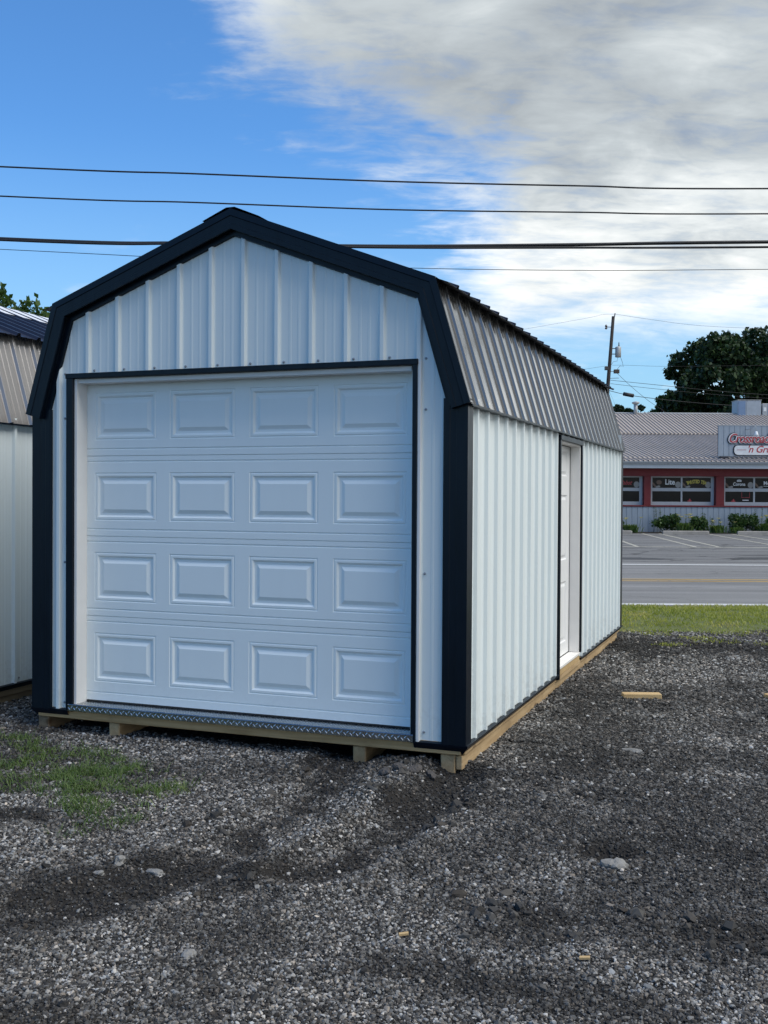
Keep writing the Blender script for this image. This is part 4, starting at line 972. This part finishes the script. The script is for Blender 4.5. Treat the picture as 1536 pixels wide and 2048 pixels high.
def lily(s, d, w_, h, nfl, lab, seed):
    r_ = random.Random(seed); t = thing('day_lily', lab, 'flowers', street(s, d, .02), YAW, 'day lilies along the restaurant wall')
    V = []; Fc = []; tint = []
    for i in range(260):
        bx, by = r_.gauss(0, w_ * .22), r_.gauss(0, .08); a = r_.uniform(0, 6.28); L_ = h * r_.uniform(.55, 1.1); ln = L_ * r_.uniform(.2, .7); px, py = .024 * math.sin(a), -.024 * math.cos(a)
        b0 = len(V); tv = r_.random()
        for q, k in ((0, 1), (.5, .9), (.85, .6), (1, .05)):
            cx = bx + math.cos(a) * ln * q ** 1.6; cy = by + math.sin(a) * ln * q ** 1.6 * .6; cz = L_ * (q - .35 * q ** 3)
            V += [(cx - px * k, cy - py * k, cz), (cx + px * k, cy + py * k, cz)]; tint += [tv, tv]
        for j in range(3): Fc.append((b0 + 2 * j, b0 + 2 * j + 1, b0 + 2 * j + 3, b0 + 2 * j + 2))
    me = mesh_from('leaf_clump', V, Fc); a_ = me.attributes.new('tint', 'FLOAT', 'POINT'); a_.data.foreach_set('value', tint); link('leaf_clump', me, 'lily_leaf', t)
    for i in range(nfl):
        fx, fy, fz = r_.gauss(0, w_ * .30), r_.uniform(-.15, .05), h * r_.uniform(.82, 1.25)
        mb = MB(); mb.tube([(fx * .6, fy * .5, 0), (fx * .9, fy, fz * .6), (fx, fy, fz)], .007, 5)
        st = mb.build('stalk', 'lily_leaf', t)
        a_ = st.data.attributes.new('tint', 'FLOAT', 'POINT'); a_.data.foreach_set('value', [.5] * len(st.data.vertices))
        mb = MB(); ph = r_.uniform(0, 1)
        for j in range(6):
            an = ph + j * math.pi / 3; c_, s_ = math.cos(an), math.sin(an); R_ = .115
            mb.add([(fx, fy, fz), (fx + c_ * R_ * .6 - s_ * .028, fy + s_ * R_ * .6 + c_ * .028, fz + .05), (fx + c_ * R_ * 1.15, fy + s_ * R_ * 1.15, fz + .06), (fx + c_ * R_ * .6 + s_ * .028, fy + s_ * R_ * .6 - c_ * .028, fz + .05)], [(0, 1, 2), (0, 2, 3)])
        mb.build('flower', 'lily_flower', t)
lily(10.35, 49.9, .7, .62, 5, 'pale yellow lilies at the corner of the white shed', 11)
lily(11.65, 49.9, .7, .58, 3, 'sparse yellow lilies between the shed and the rounded shrub', 12)
lily(14.15, 49.85, .7, .70, 8, 'fullest clump of yellow lilies right of the rounded shrub', 13)
lily(15.75, 49.95, .6, .55, 4, 'pale lilies below the second red pier', 14)
lily(17.95, 49.85, .6, .68, 4, 'yellow lilies between the two right-hand shrubs', 15)
lily(16.65, 49.9, .6, .42, 1, 'low strappy lily leaves left of the third-window shrub', 16)
def weed(s, d, h, nst, lab, seed):
    r_ = random.Random(seed); t = thing('tall_weed', lab, 'weed', street(s, d, .02), YAW, 'tall dry weeds along the restaurant wall'); C = []
    mb = MB()
    for i in range(nst):
        bx = r_.uniform(-.35, .35); tx = bx + r_.uniform(-.1, .1); hh = h * r_.uniform(.7, 1.05); mb.tube([(bx, 0, 0), ((bx + tx) / 2 + .02, 0, hh * .5), (tx, 0, hh)], [.012, .009, .004], 5)
        for j in range(40): q = r_.uniform(.3, 1); C.append((bx + (tx - bx) * q + r_.gauss(0, .03), r_.gauss(0, .03), hh * q))
    mb.build('stem_cluster', 'stem_brown', t); link('foliage', leaves_mesh('foliage', np.array(C), .028, seed), 'lily_leaf', t)
weed(13.2, 50.75, 1.30, 3, 'three tall seed stalks rising behind the rounded shrub', 21)
weed(15.45, 50.55, .98, 5, 'loose grey-green weeds right of the small dark shrub', 22)
weed(17.75, 50.7, 1.15, 4, 'tall weeds between the third-window shrub and lilies', 23)
weed(16.35, 50.6, .75, 3, 'short weeds at the foot of the second red pier', 24)

# ------------------------------------------------------------------ trees
M['bark'] = plain('bark', (0.055, 0.045, 0.036), 0.9, var=.3, scale=5, bmp=.6, bscale=12)
M['maple_leaf'] = leaf_mat('maple_leaf', [(0, (0.010, 0.022, 0.010)), (.6, (0.024, 0.052, 0.016)), (1, (0.048, 0.085, 0.026))], trans=.15)
M['ash_leaf'] = leaf_mat('ash_leaf', [(0, (0.028, 0.058, 0.016)), (.6, (0.055, 0.105, 0.028)), (1, (0.11, 0.17, 0.05))], trans=.3)
def tree(name, lab, s, d, h, rad, z0, n_leaf, leaf, mat, seed, nclump=46, cr=(.16, .27), flat=1.0, group='trees in the background'):
    """z0 height of crown base; crown of many clumps on limbs"""
    r_ = random.Random(seed); t = thing(name, lab, 'tree', street(s, d, 0), YAW, group)
    cz = (h + z0) / 2; rz = (h - z0) / 2; cl_ = []
    for i in range(nclump):
        while True:
            v = Vector((r_.gauss(0, 1), r_.gauss(0, 1), r_.gauss(0, 1))).normalized() * r_.uniform(.45, .92)
            if v.z > -.75: break
        q = rad * r_.uniform(*cr); cl_.append((v.x * rad * flat, v.y * rad * .9, cz + v.z * rz, q))
    C = clump_points(cl_, n_leaf, seed)
    # outer wisps
    C = np.concatenate([C, C[:: 6] + np.random.default_rng(seed).normal(0, rad * .018, C[::6].shape)])
    link('crown', leaves_mesh('crown', C, leaf, seed, .2, .7), mat, t)
    mb = MB(); r0 = h * .022
    trunk = [(0, 0, -.1), (.1, 0, z0 * .5), (r_.uniform(-.2, .2), 0, z0), (r_.uniform(-.3, .3), 0, cz), (0, 0, cz + rz * .6)]
    mb.tube(trunk, [r0 * 1.3, r0, r0 * .85, r0 * .5, r0 * .15], 9)
    for c in cl_[:22]:
        zz = max(z0 * .9, c[2] - abs(c[0]) * .7 - .3); mb.tube([(0, 0, min(zz, cz)), (c[0] * .5, c[1] * .5, (min(zz, cz) + c[2]) / 2 + .1), (c[0], c[1], c[2])], [r0 * .35, r0 * .2, r0 * .06], 5)
    mb.build('trunk', 'bark', t); return t
tree('maple_tree', 'big dark maple tree towering behind the restaurant roof', 31.4, 95, 17.9, 6.6, 4.8, 36000, .21, 'maple_leaf', 31, nclump=85, cr=(.12, .22))
tree('maple_tree', 'second dark maple tree cut by the right edge', 38.4, 97, 17.4, 4.4, 5.2, 20000, .21, 'maple_leaf', 32, nclump=50, cr=(.13, .23))
tree('leafy_tree', 'low green tree beside the roof vent, left of the big maple', 26.3, 100, 12.3, 2.4, 5.0, 6000, .17, 'ash_leaf', 33, nclump=30)
tree('leafy_tree', 'dark low tree just left of the roof vent', 24.0, 100, 11.2, 1.7, 5.0, 3600, .17, 'maple_leaf', 34, nclump=22)
tree('leafy_tree', 'dark low tree showing beside the shed eave', 22.3, 102, 11.0, 1.7, 5.0, 3600, .17, 'maple_leaf', 35, nclump=22)
tree('leafy_tree', 'green leafy tree top above the neighbouring shed at the left', -9.9, 27, 6.95, 2.4, 2.4, 14000, .085, 'ash_leaf', 36, nclump=70)

# ------------------------------------------------------------------ utility pole and its wires
pole = thing('utility_pole', 'leaning wooden utility pole with grey transformer beyond the shed roof', 'utility pole', street(17.0, 84, 0), YAW)
M['pole_wood'] = plain('dark_pole_wood', (0.022, 0.017, 0.015), 0.85, var=.3, scale=3, stretch=(8, 8, .5)); M['porcelain'] = plain('dark_insulator', (0.05, 0.045, 0.045), 0.3)
k84 = 84 / 68.
zz = lambda z: 1.585 + (z - 1.585) * k84
px = lambda z: .70 + (z - zz(8.592)) / (zz(13.327) - zz(8.592)) * .405 - .02      # pole leans right
ptop = zz(13.327)
MB().tube([(px(0), 0, -.3), (px(8), 0, 8), (px(ptop), 0, ptop)], [.19, .16, .12], 12).build('shaft', 'pole_wood', pole, smooth=True)
MB().tube([(px(ptop) + .06, -.1, ptop - .1), (px(ptop) + .12, -.1, ptop + .22)], [.03, .05], 8).build('pole_pin', 'porcelain', pole)
tz0, tz1 = zz(10.706), zz(11.367)
MB().lathe([(.20, 0), (.235, .03), (.235, tz1 - tz0 - .05), (.20, tz1 - tz0), (.05, tz1 - tz0 + .05)], (px(tz0) + .62, -.05, tz0), 14).build('transformer', 'galv', pole, smooth=True)
mb = MB(); mb.box(px(tz0), px(tz0) + .5, -.08, -.02, tz0 + .22, tz0 + .28); mb.box(px(tz1), px(tz1) + .5, -.08, -.02, tz1 - .16, tz1 - .10); mb.build('bracket', 'porcelain', pole)
MB().lathe([(.05, 0), (.06, .1), (.03, .16), (.06, .2), (.03, .26), (.02, .36)], (px(tz1) + .62, -.05, tz1 + .03), 8).build('bushing', 'porcelain', pole)
zi = zz(12.63); mb = MB(); mb.tube([(px(zi), 0, zi), (px(zi) - .35, 0, zi + .02), (px(zi) - .48, 0, zi)], .03, 6); mb.lathe([(.06, -.16), (.11, -.1), (.05, 0), (.11, .08), (.05, .2)], (px(zi) - .50, 0, zi), 8); mb.build('insulator_arm', 'porcelain', pole)
zb = zz(10.0); MB().cbox(px(zb) - .36, px(zb) - .05, -.16, .16, zb - .14, zb + .14, .02).build('terminal_box', 'porcelain', pole)
zb2 = zz(9.80); MB().cbox(px(zb2) + .38, px(zb2) + .80, -.16, .12, zb2 - .15, zb2 + .15, .02).build('terminal_box', 'stem_brown', pole)
mb = MB(); mb.tube([(px(zb2), 0, zb2 - .55), (px(zb2) + .8, 0, zb2 - .52)], .02, 5); mb.tube([(px(zb2), 0, zb2), (px(zb2) + .4, 0, zb2)], .025, 5); mb.build('cross_arm', 'porcelain', pole)
mb = MB()
mb.tube([(px(tz0) + .78, -.05, tz0 + .1), (px(tz0) + .95, -.05, tz0 - .35), (px(tz0) + 1.05, 0, tz0 - .75), (px(tz0) + .8, 0, zb2 + .45), (px(zb2) + .62, 0, zb2 + .15)], .016, 5)
mb.tube([(px(tz0) + .6, -.05, tz0), (px(tz0) + .55, -.05, tz0 - .3), (px(tz0) + .25, 0, tz0 - .35), (px(tz0) + .1, 0, tz0 - .6)], .014, 5)
mb.build('drip_loop', 'porcelain', pole)
M['wire'] = plain('black_cable', (0.012, 0.012, 0.014), 0.55, var=.1)
def wire(name, lab, pts, r, group, mat='wire', loose=None):
    """pts in street coordinates; smooth spline through them"""
    P_ = [Vector(street(*q)) for q in pts]; out = []
    for i in range(len(P_) - 1):
        a, b = P_[i], P_[i + 1]; pa = P_[i - 1] if i else a + (a - b); pb = P_[i + 2] if i + 2 < len(P_) else b + (b - a)
        for j in range(10):
            t = j / 10; out.append(.5 * ((2 * a) + (b - pa) * t + (2 * pa - 5 * a + 4 * b - pb) * t * t + (3 * a - pa - 3 * b + pb) * t ** 3))
    out.append(P_[-1]); o = MB().tube(out, r, 6).build(name, mat, smooth=True); tag(o, lab, 'cable', group); return o
E1 = lambda L_, d: [(-16, d, L_[0] + .45)] + [(s_, d, z_) for s_, z_ in zip((-5.267, -2.633, 0, 2.633, 5.267), L_)] + [(16, d, L_[-1] + .15)]
gr = 'overhead cables along the road'
wire('overhead_cable', 'topmost thin overhead cable crossing the sky', E1((6.08, 6.0, 5.912, 5.866, 5.844), 14.5), .0115, gr)
wire('overhead_cable', 'second overhead cable just above the shed peak', E1((5.679, 5.609, 5.528, 5.506, 5.501), 14.5), .0105, gr)
wire('overhead_cable', 'thick black overhead cable passing behind the gable', E1((5.099, 5.052, 5.028, 5.064, 5.117), 14.5), .024, gr)
wire('overhead_cable', 'lower cable of the thick pair, sagging apart to the right', E1((5.070, 5.030, 4.998, 5.012, 5.036), 14.45), .016, gr)
wire('overhead_cable', 'hair-thin lowest overhead wire above the shed roof', E1((4.955, 4.838, 4.740, 4.714, 4.744), 14.5), .0045, gr)
k2 = lambda s_, z_: (s_ * k84, 84, 1.585 + (z_ - 1.585) * k84)
gr = 'wires at the utility pole'
def from_crop(L_): return [k2(*q) for q in L_]
import_s = lambda x, y: (((1180 + x / 4.315) - 768) / 2114.34 * 68, 1.585 + (998.9 - (600 + y / 4.315)) / 2114.34 * 68)
WL = [('pole-top wire running right above the big maple', [(14.74, 13.48), (17.0, 13.15), (20.5, 12.75), (27.0, 12.5)], .014),
      ('pole-top wire running left from the pole', [(14.74, 13.48), (13.9, 13.43), (12.9, 13.2), (8.0, 12.3)], .012),
      ('wire at transformer height running right to the maple', [(14.6, 10.2), (15.6, 10.20), (18.8, 10.15), (27.0, 10.3)], .014),
      ('wire running left from below the transformer', [(14.25, 10.15), (13.25, 10.0), (9.0, 9.3)], .014),
      ('upper of two grey lines sloping right across the maple', [(14.5, 9.24), (17.2, 8.98), (21.2, 8.60), (24.6, 8.36), (29.0, 8.2)], .026),
      ('lower of two grey lines sloping right across the maple', [(14.5, 9.02), (17.2, 8.72), (21.2, 8.36), (24.6, 8.13), (29.0, 7.95)], .022),
      ('thick cable with splice case sloping down to the roof unit', [(14.4, 8.57), (15.6, 8.30), (17.5, 8.06), (20.0, 7.82), (24.0, 7.55)], .034),
      ('service drop slanting from the pole down to the roof', [(14.92, 9.68), (15.9, 8.78), (17.0, 7.90), (18.2, 7.12)], .020),
      ('thin guy wire slanting down behind the shed roof', [(14.4, 8.55), (14.8, 7.7), (15.2, 6.8)], .009)]
for lab, L_, r_ in WL: wire('pole_wire', lab, from_crop(L_), r_ * .7, gr)
o = MB().tube([(-.44, 0, .08), (-.40, 0, .075), (.40, 0, -.075), (.44, 0, -.08)], [.05, .15, .15, .05], 8).build('splice_case', 'wire', smooth=True)
q = k2(15.63, 8.295); o.location = street(q[0], 83.85, q[2]); o.rotation_euler = (0, 0, YAW); tag(o, 'black cylindrical splice case hanging on the thick cable', 'splice case')

# ------------------------------------------------------------------ odds and ends on the lot
def lumber(lab, x, y, rz, L_, w_, t_, tilt=0):
    mb = MB(); mb.cbox(-L_ / 2, L_ / 2, -w_ / 2, w_ / 2, 0, t_, .004); o = mb.build('lumber_offcut', 'wood_fresh'); o.location = (x, y, float(ground_h(np.array([x]), np.array([y]))[0]) - .006); o.rotation_euler = (tilt, 0, rz); tag(o, lab, 'lumber', 'wood offcuts on the gravel')
lumber('short pine offcut lying on the gravel right of the shed', 3.745, 2.62, .34, .30, .088, .040)
lumber('pine offcut cut off by the right edge', 4.83, 3.22, .75, .42, .088, .040, .05)
M['rock'] = plain('limestone', (0.21, 0.205, 0.195), 0.85, var=.3, scale=25, bmp=.7, bscale=30); M['clod'] = plain('soil_clod', (0.065, 0.06, 0.058), 0.95, var=.4, scale=30, bmp=.9, bscale=70)
def rock(name, lab, cat, x, y, r, sq, mat, seed, grp):
    bm = bmesh.new(); bmesh.ops.create_icosphere(bm, subdivisions=3, radius=1)
    r_ = np.random.default_rng(seed); ph = r_.uniform(0, 6, 9)
    for v in bm.verts:
        c = v.co.copy(); k = 1 + .22 * math.sin(2.1 * c.x + ph[0]) * math.sin(2.7 * c.y + ph[1]) + .16 * math.sin(4.3 * c.z + ph[2] + 2 * c.x) + .09 * math.sin(8 * c.x + ph[3]) * math.sin(7 * c.y + ph[4]) + .06 * math.sin(13 * c.y + ph[5] + 5 * c.z)
        v.co = Vector((c.x * r * k * sq[0], c.y * r * k * sq[1], c.z * r * k * sq[2]))
    me = bpy.data.meshes.new(name); bm.to_mesh(me); bm.free()
    o = link(name, me, mat); o.location = (x, y, float(ground_h(np.array([x]), np.array([y]))[0]) + r * sq[2] * .25); o.rotation_euler = (0, 0, seed); tag(o, lab, cat, grp)
rock('rock', 'largest pale rock beside the dark hole in the gravel', 'rock', 4.11, -1.32, .050, (1.1, .8, .65), 'rock', 1, 'stray rocks')
rock('rock', 'pale rock in the dark soil below the grass patch', 'rock', 2.14, -2.12, .032, (1, .8, .7), 'rock', 2, 'stray rocks')
rock('rock', 'flat grey rock right of another in dark soil', 'rock', 2.31, -2.10, .036, (1.2, .7, .4), 'rock', 3, 'stray rocks')
rock('rock', 'small brownish rock at the edge of the dark soil', 'rock', 2.13, -2.25, .020, (1, .8, .6), 'rock', 4, 'stray rocks')
rock('rock', 'flat pale rock low in the left foreground gravel', 'rock', 2.87, -2.77, .034, (1.2, .8, .35), 'rock', 5, 'stray rocks')
rock('rock', 'long pale stone on the gravel right of the shed corner', 'rock', 3.92, .83, .045, (1.5, .6, .4), 'rock', 6, 'stray rocks')
labs = ['leftmost soil clod pressed up by a tyre', 'second soil clod from the left before the skid', 'third soil clod from the left before the skid', 'soil clod nearest the right-hand skid']
for i, (x, y, r) in enumerate(((2.70, -.36, .040), (2.77, -.33, .036), (2.85, -.31, .032), (2.92, -.24, .042))): rock('soil_clod', labs[i], 'clod', x, y, r, (.8, 1.2, .8), 'clod', 10 + i, 'tyre-pressed soil clods')
def chip(lab, x, y, L_, rz):
    o = MB().add([(-L_ / 2, -.008, 0), (L_ / 2, -.005, .003), (L_ / 2, .009, .004), (-L_ / 2, .006, 0), (-L_ / 2, -.008, .007), (L_ / 2, -.005, .010), (L_ / 2, .009, .011), (-L_ / 2, .006, .008)], [(0, 3, 2, 1), (4, 5, 6, 7), (0, 1, 5, 4), (1, 2, 6, 5), (2, 3, 7, 6), (3, 0, 4, 7)]).build('wood_chip', 'wood_fresh')
    o.location = (x, y, float(ground_h(np.array([x]), np.array([y]))[0]) + .010); o.rotation_euler = (0, 0, rz); tag(o, lab, 'wood chip', 'wood chips on the gravel')
chip('yellow wood chip in the middle foreground', 3.51, -2.35, .035, .4); chip('pale wood chip in the right foreground', 4.16, -2.34, .035, .1)
